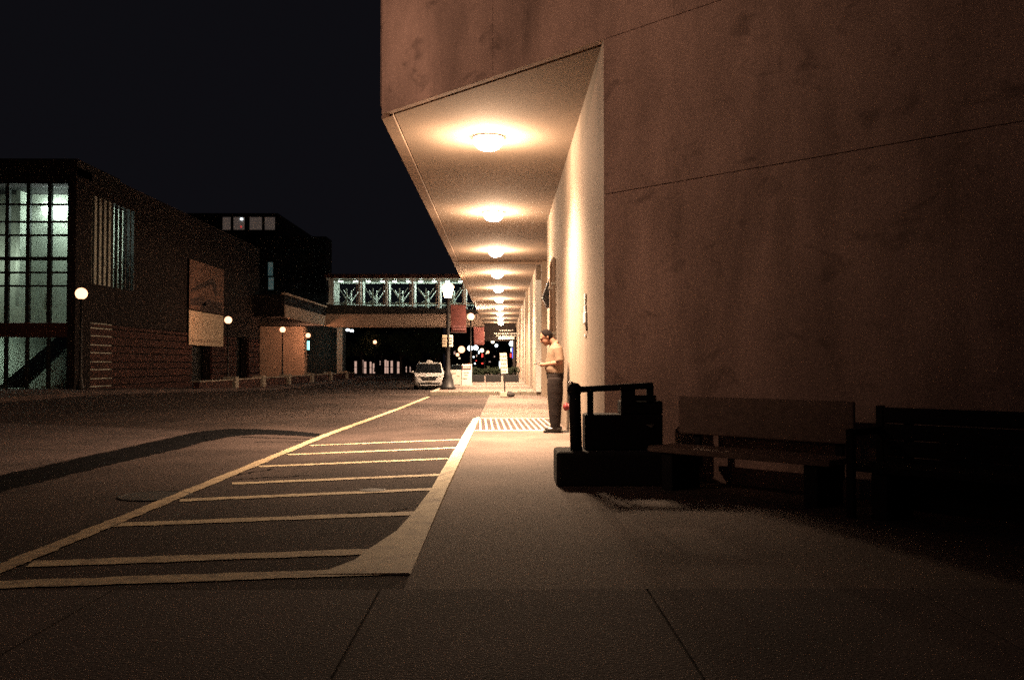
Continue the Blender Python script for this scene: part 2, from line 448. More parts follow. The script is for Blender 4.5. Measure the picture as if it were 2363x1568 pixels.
# precast panels
sb_low = [0.0, 4.4, 8.7, 11]
for z0, z1 in ((-.02, 2.883), (2.890, 4.527)):
    for a, b in zip(sb_low, sb_low[1:]):
        bm = B(); abox(bm, a + (.002 if a else 0), b-.002, -.10, random.uniform(-.002, .002), z0, z1); link('concrete_panel', bm, M['concrete'], bld, bev=.003)
sb_up = [-4.03, -1.75, 4.4, 8.7, 11]
for z0, z1 in ((4.533, 9.0), (9.010, 13.5)):
    for a, b in zip(sb_up, sb_up[1:]):
        bm = B(); abox(bm, a+.002, b-.002, -.10, random.uniform(-.002, .002), z0, z1); link('concrete_panel', bm, M['concrete'], bld, bev=.003)
def yline(X, n):   # y on the angled wall's plane, offset n, at a given X
    s = (X - Cx - nx*n) / ux
    return Cy + uy*s + ny*n
bm = B(); prism(bm, [(-1.62, yline(-1.62, -.12)), (7.5, yline(7.5, -.12)), (7.5, 80), (-1.62, 80)], 4.72, 13.4); link('upper_storey', bm, M['core'], bld)
bm = B(); box(bm, -1.70, -1.625, yline(-1.66, -.06), 80, 4.66, 13.45); link('street_face', bm, M['concrete'], bld)
bm = B(); prism(bm, [(-1.50, yline(-1.5, -.17)), (4, yline(4, -.17)), (4, 79.6), (-1.50, 79.6)], ZS+.012, 4.715); link('soffit', bm, M['soffit'], bld)
bm = B(); prism(bm, [(-1.70, yline(-1.70, -.12)), (-1.515, yline(-1.515, -.12)), (-1.515, 79.6), (-1.70, 79.6)], ZS-.015, 4.655); link('soffit_trim', bm, M['trim'], bld, bev=.008)
# arcade side walls and piers
def wallbox(name, x0, x1, y0, y1, z0=-.05, z1=ZS+.06, m='sidewall'):
    bm = B(); box(bm, x0, x1, y0, y1, z0, z1); return link(name, bm, M[m], bld, bev=.006)
bm = B(); prism(bm, [(Cx, Cy+.002), (1.5, yline(1.5, -.12)), (1.5, 22.5), (Cx, 22.5)], -.05, ZS+.06); link('arcade_wall', bm, M['sidewall'], bld)
wallbox('recess_wall', 2.6, 2.9, 20, 33)
wallbox('pier', 1.285, 2.59, 31.2, 31.9)
wallbox('arcade_wall', 1.145, 1.6, 32.7, 43.8)
wallbox('white_jamb', 1.135, 1.42, 32.60, 32.69, .13, 4.05, 'whitepaint')
wallbox('recess_wall', 1.62, 1.9, 31.95, 44)
wallbox('pier', 1.05, 1.7, 43.85, 46.0)
wallbox('arcade_wall', 1.10, 1.7, 46.02, 58)
wallbox('pier', 1.03, 1.7, 58.02, 60)
wallbox('arcade_wall', 1.12, 1.7, 60.02, 79)
# shallow dropped joints across the soffit
for yj in (31.4, 52.2):
    bm = B(); box(bm, -1.5, 2.6, yj, yj+.10, ZS-.05, ZS+.02); link('soffit_beam', bm, M['trim'], bld)
# end portal with the lettered header
bm = B(); box(bm, -1.62, 1.02, 79.0, 79.6, 3.05, ZS+.02); hdr = link('header_beam', bm, M['brickdark'], bld)
bm = B(); box(bm, 0.78, 1.0, 79.0, 79.5, .1, 3.04); link('end_post', bm, M['brickdark'], bld)
rows = [(762, 1153, 1184, .10), (769, 1140, 1196, .14), (774.5, 1145, 1193, .12), (779.5, 1150, 1187, .20)]
for r_i, (yy, xa, xb_, hh) in enumerate(rows):
    bm = B(); z = pz(yy, 79); x = px(xa, 79); xe = px(xb_, 79)
    if r_i == 3: box(bm, x, xe, 78.96, 78.995, z-hh/2, z+hh/2)
    else:
        while x < xe:
            wl = random.uniform(.05, .16); box(bm, x, min(x+wl, xe), 78.96, 78.995, z-hh/2*random.uniform(.6, 1), z+hh/2*random.uniform(.6, 1)); x += wl + random.uniform(.03, .09)
    link('lettering', bm, M['signwhite'], hdr)

# soffit lights
ords = ['nearest the corner', 'second from the corner', 'third from the corner', 'fourth from the corner', 'fifth from the corner', 'sixth from the corner', 'seventh from the corner', 'eighth from the corner', 'ninth from the corner', 'farthest down the arcade']
def soffit_light(loc, label):
    t = thing('soffit_light', label, 'ceiling light', loc, 'lights along the arcade soffit')
    x, y, z = loc
    bm = B(); lathe(bm, [(.236, 0), (.238, -.006), (.235, -.012), (.231, -.014)], loc, 24); link('rim', bm, M['whitepaint'], t, smooth=True)
    bm = B(); lathe(bm, [(.230, -.004), (.228, -.06), (.20, -.13), (.15, -.175), (.07, -.20), (0, -.205)], loc, 24); link('lens', bm, E['soffit'], t, smooth=True)
    ld = bpy.data.lights.new('bulb', 'SPOT'); ld.energy = P_SOFFIT; ld.color = WARM; ld.shadow_soft_size = .5
    ld.spot_size = R(140); ld.spot_blend = 1.0
    lo_ = bpy.data.objects.new('bulb', ld); COL.objects.link(lo_); lo_.location = (x, y, z-.21)
    lo_.parent = t; lo_.matrix_parent_inverse = t.matrix_basis.inverted()
    ld = bpy.data.lights.new('glow', 'POINT'); ld.energy = P_HALO; ld.color = WARM; ld.shadow_soft_size = .10
    lo_ = bpy.data.objects.new('glow', ld); COL.objects.link(lo_); lo_.location = (x, y, z-.34)
    lo_.parent = t; lo_.matrix_parent_inverse = t.matrix_basis.inverted()
    return t
sl = soffit_light((-.23, 14.05, ZS+.01), 'glowing bowl light under the concrete soffit, ' + ords[0])
for i in range(1, 10):
    again(sl, (-.23, 14.05 + 7.02*i, ZS+.01), 'glowing bowl light under the concrete soffit, ' + ords[i])

# ------------------------------------------------------------------ things on the arcade wall and floor
t = thing('conduit', 'looped metal conduit running up the arcade wall behind the man', 'pipe', (1.0, 19, 0))
bm = B(); tube(bm, [(1.015, 18.7, .02), (1.015, 18.7, 3.12), (1.015, 18.75, 3.20), (1.015, 18.95, 3.25), (1.015, 19.6, 3.25), (1.015, 19.85, 3.20), (1.015, 19.9, 3.12), (1.015, 19.9, .02)], .034, 8)
link('pipe', bm, M['trim'], t, smooth=True)
for z in (.6, 1.7, 2.7):
    bm = B(); box(bm, .965, 1.054, 18.65, 18.75, z, z+.05); link('bracket', bm, M['steel'], t)
    bm = B(); box(bm, .965, 1.054, 19.85, 19.95, z, z+.05); link('bracket', bm, M['steel'], t)
t = thing('wall_lamp', 'unlit dark wedge shaped wall lamp on the arcade wall above the man', 'lamp', (1.0, 20.6, 2.6))
bm = B(); prism_y(bm, [(1.05, 3.0), (1.0, 2.98), (.86, 2.62), (.98, 2.36), (1.05, 2.34)], 20.45, 20.85); link('housing', bm, M['black'], t, bev=.01)
bm = B(); prism_y(bm, [(.855, 2.60), (.85, 2.57), (.965, 2.34), (.985, 2.345)], 20.48, 20.82); link('lens', bm, M['carglass'], t)
bm = B(); box(bm, 1.0, 1.054, 20.3, 20.42, .9, 3.0); link('back_plate', bm, M['black'], t)

t = thing('wall_sign', 'small white wall sign with a lamp shaped marking on the bright arcade wall', 'sign', (1.05, 12.0, 1.7))
def zs(y, Y=11.9): return pz(y, Y)
bm = B()
for yc, r in ((685, .045), (698, .03), (713, .05)):
    bm = B(); box(bm, 1.035, 1.0535, 11.9-r*2.2, 11.9+r*2.2, zs(yc)-r, zs(yc)+r)
    link('marking', bm, M['whitepaint'], t, bev=.01)
bm = B(); box(bm, 1.03, 1.0535, 11.72, 12.08, zs(746), zs(720)); link('plate', bm, M['whitepaint'], t, bev=.03)
bm = B(); box(bm, 1.035, 1.0535, 11.68, 11.73, zs(764), zs(747)); link('bracket', bm, M['brick'], t)
bm = B(); box(bm, 1.04, 1.0535, 11.85, 12.0, zs(776), zs(770)); link('lower_plate', bm, M['whitepaint'], t)

t = thing('standpipe', 'red fire standpipe cap low on the arcade wall behind the black bin', 'standpipe', (1.05, 14.6, .44))
bm = B(); tube(bm, [(1.054, 14.6, .44), (.99, 14.6, .44)], .05, 10); link('pipe', bm, M['red'], t, smooth=True)
bm = B(); ball(bm, (.975, 14.6, .44), .065, 2, (.7, 1, 1)); link('cap', bm, M['red'], t, smooth=True)

t = thing('floor_grate', 'white edged barred floor grate across the walkway at the man\'s feet', 'grate', (.3, 17, .006))
bm = B(); box(bm, -.475, 1.0, 15.35, 15.50, -.02, .016); link('edge_strip', bm, M['kerb'], t, bev=.004)
bm = B(); box(bm, -.475, 1.0, 18.75, 18.9, -.02, .016); link('edge_strip', bm, M['stripe'], t, bev=.004)
for i in range(13):
    x = -.40 + i*.105
    bm = B(); hexa(bm, [(x, 15.51, -.02), (x+.036, 15.51, -.02), (x+.036-.09, 18.74, -.02), (x-.09, 18.74, -.02), (x, 15.51, .014), (x+.036, 15.51, .014), (x+.036-.09, 18.74, .014), (x-.09, 18.74, .014)])
    link('bar', bm, M['kerb'], t)
bm = B(); sheet(bm, [(-.47, 15.51, .009), (1.0, 15.51, .009), (1.0, 18.74, .009), (-.47, 18.74, .009)]); link('pan', bm, M['slab'], t)

# free standing sign on a block
Y = 31.2
t = thing('standing_sign', 'narrow pale sign on a thin post in a concrete block on the walkway', 'sign', (0, Y, 0))
bm = B(); prism_y(bm, [(-.13, 1.47), (.10, 1.48), (.15, .80), (-.08, .78)], Y-.03, Y-.012); pl = link('sign_panel', bm, M['signwhite'], t)
for k in range(5):
    bm = B(); z = 1.36 - k*.125; x = -.105 + k*.008
    while x < .06 + k*.008:
        wl = random.uniform(.02, .05); box(bm, x, x+wl, Y-.034, Y-.0305, z-.025, z+.025); x += wl+.015
    link('lettering', bm, M['signprint'], pl)
bm = B(); tube(bm, [(.04, Y, .1), (.025, Y, 1.45)], .022, 8); link('post', bm, M['iron'], t)
bm = B(); box(bm, -.12, .12, Y-.15, Y+.15, .01, .17); link('base_block', bm, M['cblock'], t, bev=.02)
bm = B(); ball(bm, (.24, 31.1, .085), .13, 2, (1.1, 1.2, .7)); ball(bm, (.20, 31.22, .15), .09, 2, (1.2, 1, .55))
solo('sandbag', bm, M['sand'], 'dark slumped sandbag beside the block of the standing sign', 'sandbag', smooth=True)

# ------------------------------------------------------------------ man looking at a phone
MY = 15.05
def mx(p): return (p - 1162.0) / FPX * MY + .015
def mz(p): return pz(p, MY)
def loft(bm, secs, n=20):
    """horizontal elliptical sections: (x, y, z, half depth in x, half width in y)"""
    rings = [[bm.verts.new((x + a*math.cos(2*PI*k/n), y + b*math.sin(2*PI*k/n), z)) for k in range(n)] for x, y, z, a, b in secs]
    for p, q in zip(rings, rings[1:]):
        for k in range(n): bm.faces.new([p[k], p[(k+1) % n], q[(k+1) % n], q[k]])
    bm.faces.new(rings[0][::-1]); bm.faces.new(rings[-1])
def remeshed(name, bm, m, parent, vox, smooth_it=6, **k):
    o = link(name, bm, m, None)
    r = o.modifiers.new('r', 'REMESH'); r.mode = 'VOXEL'; r.voxel_size = vox; r.use_smooth_shade = True
    s = o.modifiers.new('s', 'SMOOTH'); s.factor = .5; s.iterations = smooth_it
    dg = bpy.context.evaluated_depsgraph_get()
    me = bpy.data.meshes.new_from_object(o.evaluated_get(dg))
    old = o.data; o.modifiers.clear(); o.data = me; bpy.data.meshes.remove(old)
    me.materials.clear(); me.materials.append(m)
    for p in me.polygons: p.use_smooth = True
    if parent is not None:
        o.parent = parent; o.matrix_parent_inverse = parent.matrix_basis.inverted()
    for q, v in k.items(): o[q] = v
    return o
def sec(xf, xb, py, hw, y=0.0, grow=0.0):
    a, b = mx(xf), mx(xb)
    return ((a+b)/2, MY+y, mz(py), abs(b-a)/2 + grow, hw + grow)
man = thing('person', 'man in tan shirt and dark trousers leaning on the arcade wall over his phone', 'person', (mx(1275), MY, .006))
torso = [(1262, 1296, 875, .155), (1259, 1298.5, 862, .17), (1255.5, 1299, 851, .172), (1257, 1299, 838, .168), (1259.5, 1298.5, 825, .17), (1262, 1297, 812, .185), (1265.5, 1294, 802, .19), (1270, 1290, 795, .15), (1273, 1286, 790, .085)]
def leg_secs(side, grow=0.0):
    f = .012*side
    L = [(1262.5, 1296.5, 872, .090), (1260.5, 1297, 885, .092), (1260.5, 1297.5, 903, .086), (1262, 1296.5, 920, .076), (1263.5, 1294, 938, .066), (1264.5, 1293, 955, .062), (1266, 1292, 970, .055), (1268, 1290.5, 983, .05)]
    return [sec(a + (2.0 if side > 0 else 0), b - (0 if side > 0 else 2.0), p, h, side*.092, grow) for a, b, p, h in L]
# head and neck
HX, HZ = mx(1258.5), mz(779)
bm = B()
loft(bm, [sec(a, b, p, h-.012, 0, -.010) for a, b, p, h in torso])
for s in (-1, 1): loft(bm, leg_secs(s, -.010) + [sec(1266, 1290, 992, .045, s*.092)])
tube(bm, [(mx(1279), MY, mz(797)), (mx(1274), MY, mz(790)), (mx(1267), MY, mz(783))], [.068, .060, .060], 14)
hd = Matrix.Translation((HX, MY, HZ)) @ Matrix.Rotation(R(-26), 4, 'Y')
def hp(x, y, z): return hd @ Vector((x, y, z))
bmesh.ops.create_icosphere(bm, subdivisions=3, radius=1, matrix=hd @ Matrix.Translation((.012, 0, .035)) @ Matrix.Diagonal((.098, .077, .088, 1)))
bmesh.ops.create_icosphere(bm, subdivisions=3, radius=1, matrix=hd @ Matrix.Translation((-.022, 0, -.035)) @ Matrix.Diagonal((.070, .062, .085, 1)))
bmesh.ops.create_icosphere(bm, subdivisions=2, radius=1, matrix=hd @ Matrix.Translation((-.055, 0, -.090)) @ Matrix.Diagonal((.030, .032, .026, 1)))
tube(bm, [hp(-.085, 0, .018), hp(-.106, 0, -.022), hp(-.088, 0, -.034)], [.011, .017, .015], 8)       # nose
tube(bm, [hp(-.080, -.05, .028), hp(-.090, 0, .031), hp(-.080, .05, .028)], [.010, .013, .010], 8)   # brow
tube(bm, [hp(-.078, -.022, -.062), hp(-.088, 0, -.060), hp(-.078, .022, -.062)], [.008, .011, .008], 8)  # lips
for s in (-1, 1):
    bmesh.ops.create_icosphere(bm, subdivisions=2, radius=1, matrix=hd @ Matrix.Translation((.022, s*.078, .0)) @ Matrix.Rotation(R(12), 4, 'Y') @ Matrix.Diagonal((.020, .013, .033, 1)))
# arms: near one (towards camera) and far one, forearms level, both hands at the phone
def arm(bm, s, grow=0.0, upper_only=False):
    sh = Vector((mx(1284), MY + s*.185, mz(805))); el = Vector((mx(1289), MY + s*.225, mz(836)))
    wr = Vector((mx(1254), MY + s*.06, mz(841)))
    if upper_only:
        d = (el - sh)
        tube(bm, [sh - d*.10, sh + d*.25, sh + d*.60, sh + d*.92], [.068+grow, .070+grow, .069+grow, .070+grow], 12); return
    tube(bm, [sh, sh.lerp(el, .5), el, el.lerp(wr, .05)], [.058, .052, .044, .044], 12)
    tube(bm, [el + Vector((.015, 0, .004)), el.lerp(wr, .3), el.lerp(wr, .7), wr], [.043, .045, .036, .029], 12)
    pa = wr + Vector((-.045, -s*.012, .002))
    tube(bm, [wr, wr.lerp(pa, .5), pa + Vector((-.02, 0, 0))], [(.026, .022), (.036, .019), (.037, .016)], 10)
    for k in range(4):
        y0 = -.027 + k*.018; ln = (.052, .062, .058, .044)[k]
        b0 = pa + Vector((-.018, y0, -.004)); b1 = b0 + Vector((-ln*.5, -s*.008, .006)); b2 = b1 + Vector((-ln*.35, -s*.016, .016))
        tube(bm, [b0, b1, b2], [.0095, .009, .0075], 7)
    th = wr + Vector((-.02, -s*.026, .012)); tube(bm, [th, th + Vector((-.03, -s*.010, .012)), th + Vector((-.055, -s*.004, .012))], [.012, .0105, .008], 7)
for s in (-1, 1): arm(bm, s)
remeshed('body', bm, M['skin'], man, .0085, 3)
bm = B()
loft(bm, [sec(1260, 1298.6, 860.5, .172, 0, .006)] + [sec(a, b, p, h, 0, .006) for a, b, p, h in torso[2:8]])
for s in (-1, 1): arm(bm, s, .006, True)
remeshed('shirt', bm, M['shirt'], man, .011, 3)
bm = B(); tube(bm, [(mx(1280), MY, mz(796.5)), (mx(1275), MY, mz(790.5))], [.078, .073], 14); link('collar', bm, M['shirt'], man, smooth=True)
bm = B()
loft(bm, [sec(1262, 1296.5, 880, .16, 0, .004), sec(1260, 1298.5, 868, .172, 0, .004), sec(1260, 1298.3, 862, .170, 0, .004)])
for s in (-1, 1): loft(bm, leg_secs(s, .006) + [sec(1265.5, 1291.5, 990.5, .056, s*.092)])
remeshed('trousers', bm, M['trouser'], man, .011, 3)
bm = B()
loft(bm, [sec(1260.6, 1298.2, 863, .166, 0, .006), sec(1260.2, 1298.2, 859.5, .166, 0, .006)], 28); link('belt', bm, M['shoe'], man, smooth=True)
bm = B(); box(bm, mx(1258.4), mx(1259.9), MY-.03, MY+.03, mz(863.5), mz(858.3)); link('buckle', bm, M['chrome'], man, bev=.004)
for s in (-1, 1):
    bm = B(); yy = MY + s*.095; off = 0 if s < 0 else .02
    tube(bm, [(mx(1292)+off, yy, .052), (mx(1284)+off, yy, .062), (mx(1272)+off, yy, .058), (mx(1262)+off, yy, .046), (mx(1254)+off, yy, .034)], [(.038, .040), (.045, .054), (.046, .050), (.047, .038), (.030, .024)], 14)
    ball(bm, (mx(1255)+off, yy, .033), .034, 2, (.9, 1.15, .75))
    sh = link('shoe', bm, M['shoe'], man, smooth=True)
    bm = B(); loft(bm, [((mx(1251)+mx(1293.5))/2+off, yy, .007, (mx(1293.5)-mx(1251))/2, .046), ((mx(1251)+mx(1293.5))/2+off, yy, .022, (mx(1293.5)-mx(1251.3))/2, .046)], 18); link('sole', bm, M['rubber'], sh)
# hair: back and sides with a bald forehead
bm = B()
bmesh.ops.create_icosphere(bm, subdivisions=4, radius=1, matrix=Matrix.Diagonal((.109, .087, .098, 1)))
dele = [v for v in bm.verts if v.co.x < -.045 + .55*max(0, .072 - v.co.z) - .30*abs(v.co.y) or v.co.z < -.085]
bmesh.ops.delete(bm, geom=dele, context='VERTS')
for v in bm.verts: v.co *= 1 + random.uniform(-.025, .03)
bmesh.ops.transform(bm, matrix=hd @ Matrix.Translation((.014, 0, .034)), verts=bm.verts)
h = link('hair', bm, M['hair'], man, smooth=True)
sd = h.modifiers.new('thick', 'SOLIDIFY'); sd.thickness = .014; sd.offset = -1
t = thing('phone', 'dark handheld phone held level in the man\'s hands', 'phone', (mx(1237), MY, mz(839)))
ph = Matrix.Translation((mx(1238), MY, mz(838.5))) @ Matrix.Rotation(R(-14), 4, 'Y')
bm = B(); box(bm, -.062, .062, -.034, .034, -.005, .005); bmesh.ops.transform(bm, matrix=ph, verts=bm.verts); link('case', bm, M['black'], t, bev=.003)
bm = B(); box(bm, -.054, .054, -.030, .030, .0055, .0065); bmesh.ops.transform(bm, matrix=ph, verts=bm.verts); link('screen', bm, M['carglass'], t)

# ------------------------------------------------------------------ bin on its plinth, benches
BY = 8.45
def bx(p): return px(p, BY)
def bz(p): return pz(p, BY)
t = thing('litter_bin', 'black steel litter bin with round topped post and top rail on a dark plinth', 'litter bin', (bx(1410), BY+.3, 0))
bm = B(); box(bm, bx(1284), bx(1534), BY-.02, BY+.52, -.01, bz(1041)); link('plinth', bm, M['plinth'], t, bev=.03)
bm = B(); tube(bm, [(bx(1332), BY+.12, bz(1041)), (bx(1328), BY+.12, bz(908))], .055, 12); po = link('post', bm, M['blackbin'], t, smooth=True)
bm = B(); ball(bm, (bx(1328), BY+.12, bz(900)), .068, 3, (1, 1, 1)); link('knob', bm, M['blackbin'], po, smooth=True)
bm = B(); lathe(bm, [(.03, 0), (.028, .012), (0, .018)], (bx(1318), BY+.10, bz(884)), 12); link('cap_stud', bm, M['chrome'], po, smooth=True)
bm = B(); hexa(bm, [(bx(1340), BY+.10, bz(906)), (bx(1512), BY+.10, bz(897)), (bx(1512), BY+.16, bz(897)), (bx(1340), BY+.16, bz(906)), (bx(1340), BY+.10, bz(892)), (bx(1512), BY+.10, bz(882)), (bx(1512), BY+.16, bz(882)), (bx(1340), BY+.16, bz(892))]); link('top_rail', bm, M['blackbin'], t, bev=.008)
for a, b, c_, d in ((1358, 1372, 900, 960), (1437, 1470, 897, 960), (1497, 1513, 890, 930)):
    bm = B(); box(bm, bx(a), bx(b), BY+.11, BY+.15, bz(d), bz(c_)); link('upright', bm, M['blackbin'], t)
bm = B(); box(bm, bx(1352), bx(1534), BY+.10, BY+.40, bz(1040), bz(957)); box(bm, bx(1437), bx(1534), BY+.103, BY+.397, bz(957), bz(926)); link('bin_body', bm, M['blackbin'], t, bev=.015)
bm = B(); box(bm, bx(1464), bx(1518), BY+.09, BY+.102, bz(912), bz(926)); link('slot_plate', bm, M['blackbin'], t)
bm = B(); prism_y(bm, [(bx(1493), bz(1036)-.0+.22), (bx(1513), bz(1036)+.22), (bx(1506), bz(1036)+.19)], BY+.085, BY+.099); link('badge', bm, M['steel'], t)

def bench(s0, s1, nb, nf, zt, zb, zseat, m, label, arms, loc_s):
    t = thing('bench', label, 'bench', (A((s0+s1)/2, .6, 0)), 'benches along the concrete wall')
    k = 4 if arms else 1
    for i in range(k):
        z0 = zb + (zt-zb)*i/k; z1 = zb + (zt-zb)*(i+1)/k - .006
        bm = B(); abox(bm, s0, s1, nb-.015+.02*(1-i/k), nb+.025+.02*(1-i/k), z0, z1); link('back_slat' if arms else 'back_panel', bm, m, t, bev=.012)
    for i in range(4):
        a = nb+.06 + (nf-nb-.06)*i/4; b = nb+.06 + (nf-nb-.06)*(i+1)/4 - .008
        bm = B(); abox(bm, s0-.02, s1+.02, a, b, zseat-.05, zseat); link('seat_slat', bm, m, t, bev=.006)
    for s in (s0+.10, s1-.22):
        bm = B(); abox(bm, s, s+.12, nb+.02, nf-.05, 0, zseat-.053); link('leg', bm, M['plinth'], t, bev=.01)
        bm = B(); abox(bm, s+.03, s+.09, nb-.06, nb-.018, zseat-.2, zt-.06); link('back_support', bm, M['plinth'], t)
    if arms:
        for s in (s0-.06, s1+.01):
            bm = B(); abox(bm, s, s+.05, nb-.02, nb+.03, 0, zt+.005); abox(bm, s, s+.05, nb+.032, nf, zt-.20, zt-.15); abox(bm, s, s+.05, nf-.05, nf, 0, zt-.203); link('arm_frame', bm, M['benchblack'], t)
    if arms:
        bm = B(); abox(bm, s0+.25, s1-.2, nb+.10, nb+.14, .05, zseat-.056); link('lower_board', bm, M['benchblack'], t)
    return t
bench(1.25, 2.94, .36, .84, .82, .475, .385, M['wood'], 'brown timber bench with a plain plank back against the concrete wall', False, 0)
bench(3.24, 5.1, .50, 1.0, .79, .30, .39, M['benchblack'], 'black bench with arm frames at the right edge of the view', True, 0)

# ------------------------------------------------------------------ street lamps
def globe_lamp(loc, zc, r, label, group, em='globe', watt=None, tint=SODIUM, glow=None):
    x, y, z0 = loc
    t = thing('street_lamp', label, 'street lamp', loc, group)
    bm = B(); lathe(bm, [(.16, 0), (.16, .12), (.11, .2), (.09, .5), (.06, .6), (.05, zc-z0-r-.06), (.09, zc-z0-r-.03), (.10, zc-z0-r+.02)], loc, 12); link('post', bm, M['black'], t, smooth=True)
    bm = B(); ball(bm, (x, y, zc), r, 3); link('globe', bm, glow or E[em], t, smooth=True)
    if watt == 0: return t
    ld = bpy.data.lights.new('bulb', 'POINT'); ld.energy = watt or P_GLOBE; ld.color = tint; ld.shadow_soft_size = r + .04
    lo_ = bpy.data.objects.new('bulb', ld); COL.objects.link(lo_); lo_.location = (x, y, zc)
    lo_.parent = t; lo_.matrix_parent_inverse = t.matrix_basis.inverted()
    return t
LEFT = [(-17.4, 38.5), (-18.2, 61.7), (-18.7, 79.0), (-19.9, 95.0), (-17.1, 124.0), (-17.3, 16.0), (-17.3, -6.0)]
lab = ['globe street lamp in front of the glass hall, largest of the left row', 'globe street lamp beside the hanging wall banners', 'globe street lamp in front of the lit bridge support, tall bare post', 'globe street lamp at the right end of the bridge support wall', 'small far globe street lamp seen under the bridge',
       'globe street lamp on the left pavement outside the frame, level with the man', 'globe street lamp on the left pavement behind the photographer']
gl0 = globe_lamp((-17.4, 38.5, rz(38.5)+.14), 4.0, .24, lab[0], 'globe lamps along the left pavement')
for k_, ((x, y), lb) in enumerate(list(zip(LEFT, lab))[1:]):
    if k_ == 2:
        globe_lamp((x, y, rz(y)+.14), 4.0, .24, lb, 'globe lamps along the left pavement', watt=1300); continue
    g = again(gl0, (x, y, 4.0 - (4.0 - rz(38.5) - .14)), lb)
for (x, y, lb) in ((-2.02, 57.2, 'globe street lamp on the right kerb beside the bridge beam, next after the lantern post'), (-1.82, 90.0, 'globe street lamp at the end of the arcade beside a red banner')):
    g = globe_lamp((x, y, .125), 4.0, .22, lb, 'globe lamps along the right kerb', watt=P_GLOBE_FAR, tint=(1.0, .66, .44))
# tall light across the street, left of the frame: it lights the big wall and throws the bench shadows onto it
t = thing('flood_lamp', 'tall pole with a tilted flood lamp on the left pavement outside the frame', 'street lamp', (-17.6, 1.5, .14))
bm = B(); tube(bm, [(-17.6, 1.5, .14), (-17.6, 1.5, 9.9)], [.14, .08], 10); link('pole', bm, M['black'], t, smooth=True)
fl_from, fl_to = Vector((-17.2, 1.7, 10.0)), Vector((-0.6, 12.6, 5.0))
FM = Matrix.Translation(fl_from) @ (fl_to-fl_from).to_track_quat('-Z', 'Y').to_matrix().to_4x4()
bm = B(); box(bm, -.28, .28, -.22, .22, .02, .22); bmesh.ops.transform(bm, matrix=FM, verts=bm.verts); link('housing', bm, M['black'], t, bev=.02)
bm = B(); box(bm, -.25, .25, -.19, .19, .005, .018); bmesh.ops.transform(bm, matrix=FM, verts=bm.verts); link('lens', bm, emit('flood_lens', FLOOD, 60), t)
ld = bpy.data.lights.new('flood_bulb', 'SPOT'); ld.energy = P_FLOOD; ld.color = FLOOD; ld.shadow_soft_size = .25; ld.spot_size = R(44); ld.spot_blend = 1.0
lo_ = bpy.data.objects.new('flood_bulb', ld); COL.objects.link(lo_); lo_.matrix_basis = FM; lo_.parent = t; lo_.matrix_parent_inverse = t.matrix_basis.inverted()
# lantern post with banner and small signs
LX, LY = px(1033.5, 36.0), 36.0
t = thing('street_lamp', 'black post lamp with a bright faceted lantern on the near kerb end', 'street lamp', (LX, LY, .125))
bm = B(); lathe(bm, [(.30, 0), (.30, .10), (.24, .14), (.22, .35), (.16, .50), (.17, .56), (.11, .66), (.085, 1.2), (.065, 3.42), (.10, 3.46), (.10, 3.50), (.06, 3.54)], (LX, LY, .125), 14); link('post', bm, M['black'], t, smooth=True)
bm = B(); lathe(bm, [(.11, 3.53), (.13, 3.57), (.225, 3.95), (.16, 4.05), (.05, 4.11), (.0, 4.14)], (LX, LY, .125), 8); link('lantern', bm, E['lantern'], t)
bm = B(); lathe(bm, [(.12, 3.47), (.14, 3.525), (.10, 3.528)], (LX, LY, .125), 8); link('lantern_base', bm, M['black'], t)
ld = bpy.data.lights.new('bulb', 'POINT'); ld.energy = 420; ld.color = (1.0, 0.62, 0.36); ld.shadow_soft_size = .27
lo_ = bpy.data.objects.new('bulb', ld); COL.objects.link(lo_); lo_.location = (LX, LY, 3.94); lo_.parent = t; lo_.matrix_parent_inverse = t.matrix_basis.inverted()
for z in (2.32, 3.40):
    bm = B(); tube(bm, [(LX, LY, z), (LX+.7, LY, z)], .014, 6)
    link('banner_arm', bm, M['black'], t)
def street_banner(x0, x1, z0, z1, y, label, tilt=.02):
    t = thing('street_banner', label, 'banner', ((x0+x1)/2, y, z0), 'red banners on the lamp posts')
    bm = B(); n = 8; A_, B_ = [], []
    for i in range(n+1):
        f = i/n; z = z0 + (z1-z0)*f; dy = .015*math.sin(f*5)
        A_.append(bm.verts.new((x0 + tilt*(1-f), y+dy, z))); B_.append(bm.verts.new((x1 + tilt*(1-f), y-dy, z)))
    for i in range(n): bm.faces.new([A_[i], B_[i], B_[i+1], A_[i+1]])
    c = link('cloth', bm, M['bannerred'], t)
    sd = c.modifiers.new('thick', 'SOLIDIFY'); sd.thickness = .006
    wd = x1-x0; zb = z0 + (z1-z0)*.10
    bm = B(); x = x0 + .12*wd + tilt
    for r_ in range(2):
        x = x0 + .10*wd + tilt
        while x < x1 - .15*wd:
            wl = random.uniform(.05, .13)*wd*1.3; box(bm, x, x+wl, y-.035, y-.025, zb+r_*.09*(z1-z0), zb+r_*.09*(z1-z0)+.07*(z1-z0)); x += wl+.03*wd
    link('lettering', bm, M['bannerdark'], t)
street_banner(px(1040, 36), px(1075, 36), pz(768, 36), pz(703, 36), 36.0, 'red cloth banner hanging from the lantern post')
street_banner(px(1093, 57), px(1117, 57), pz(795, 57), pz(754, 57), 57.3, 'red cloth banner on the second lamp post, half behind a globe')
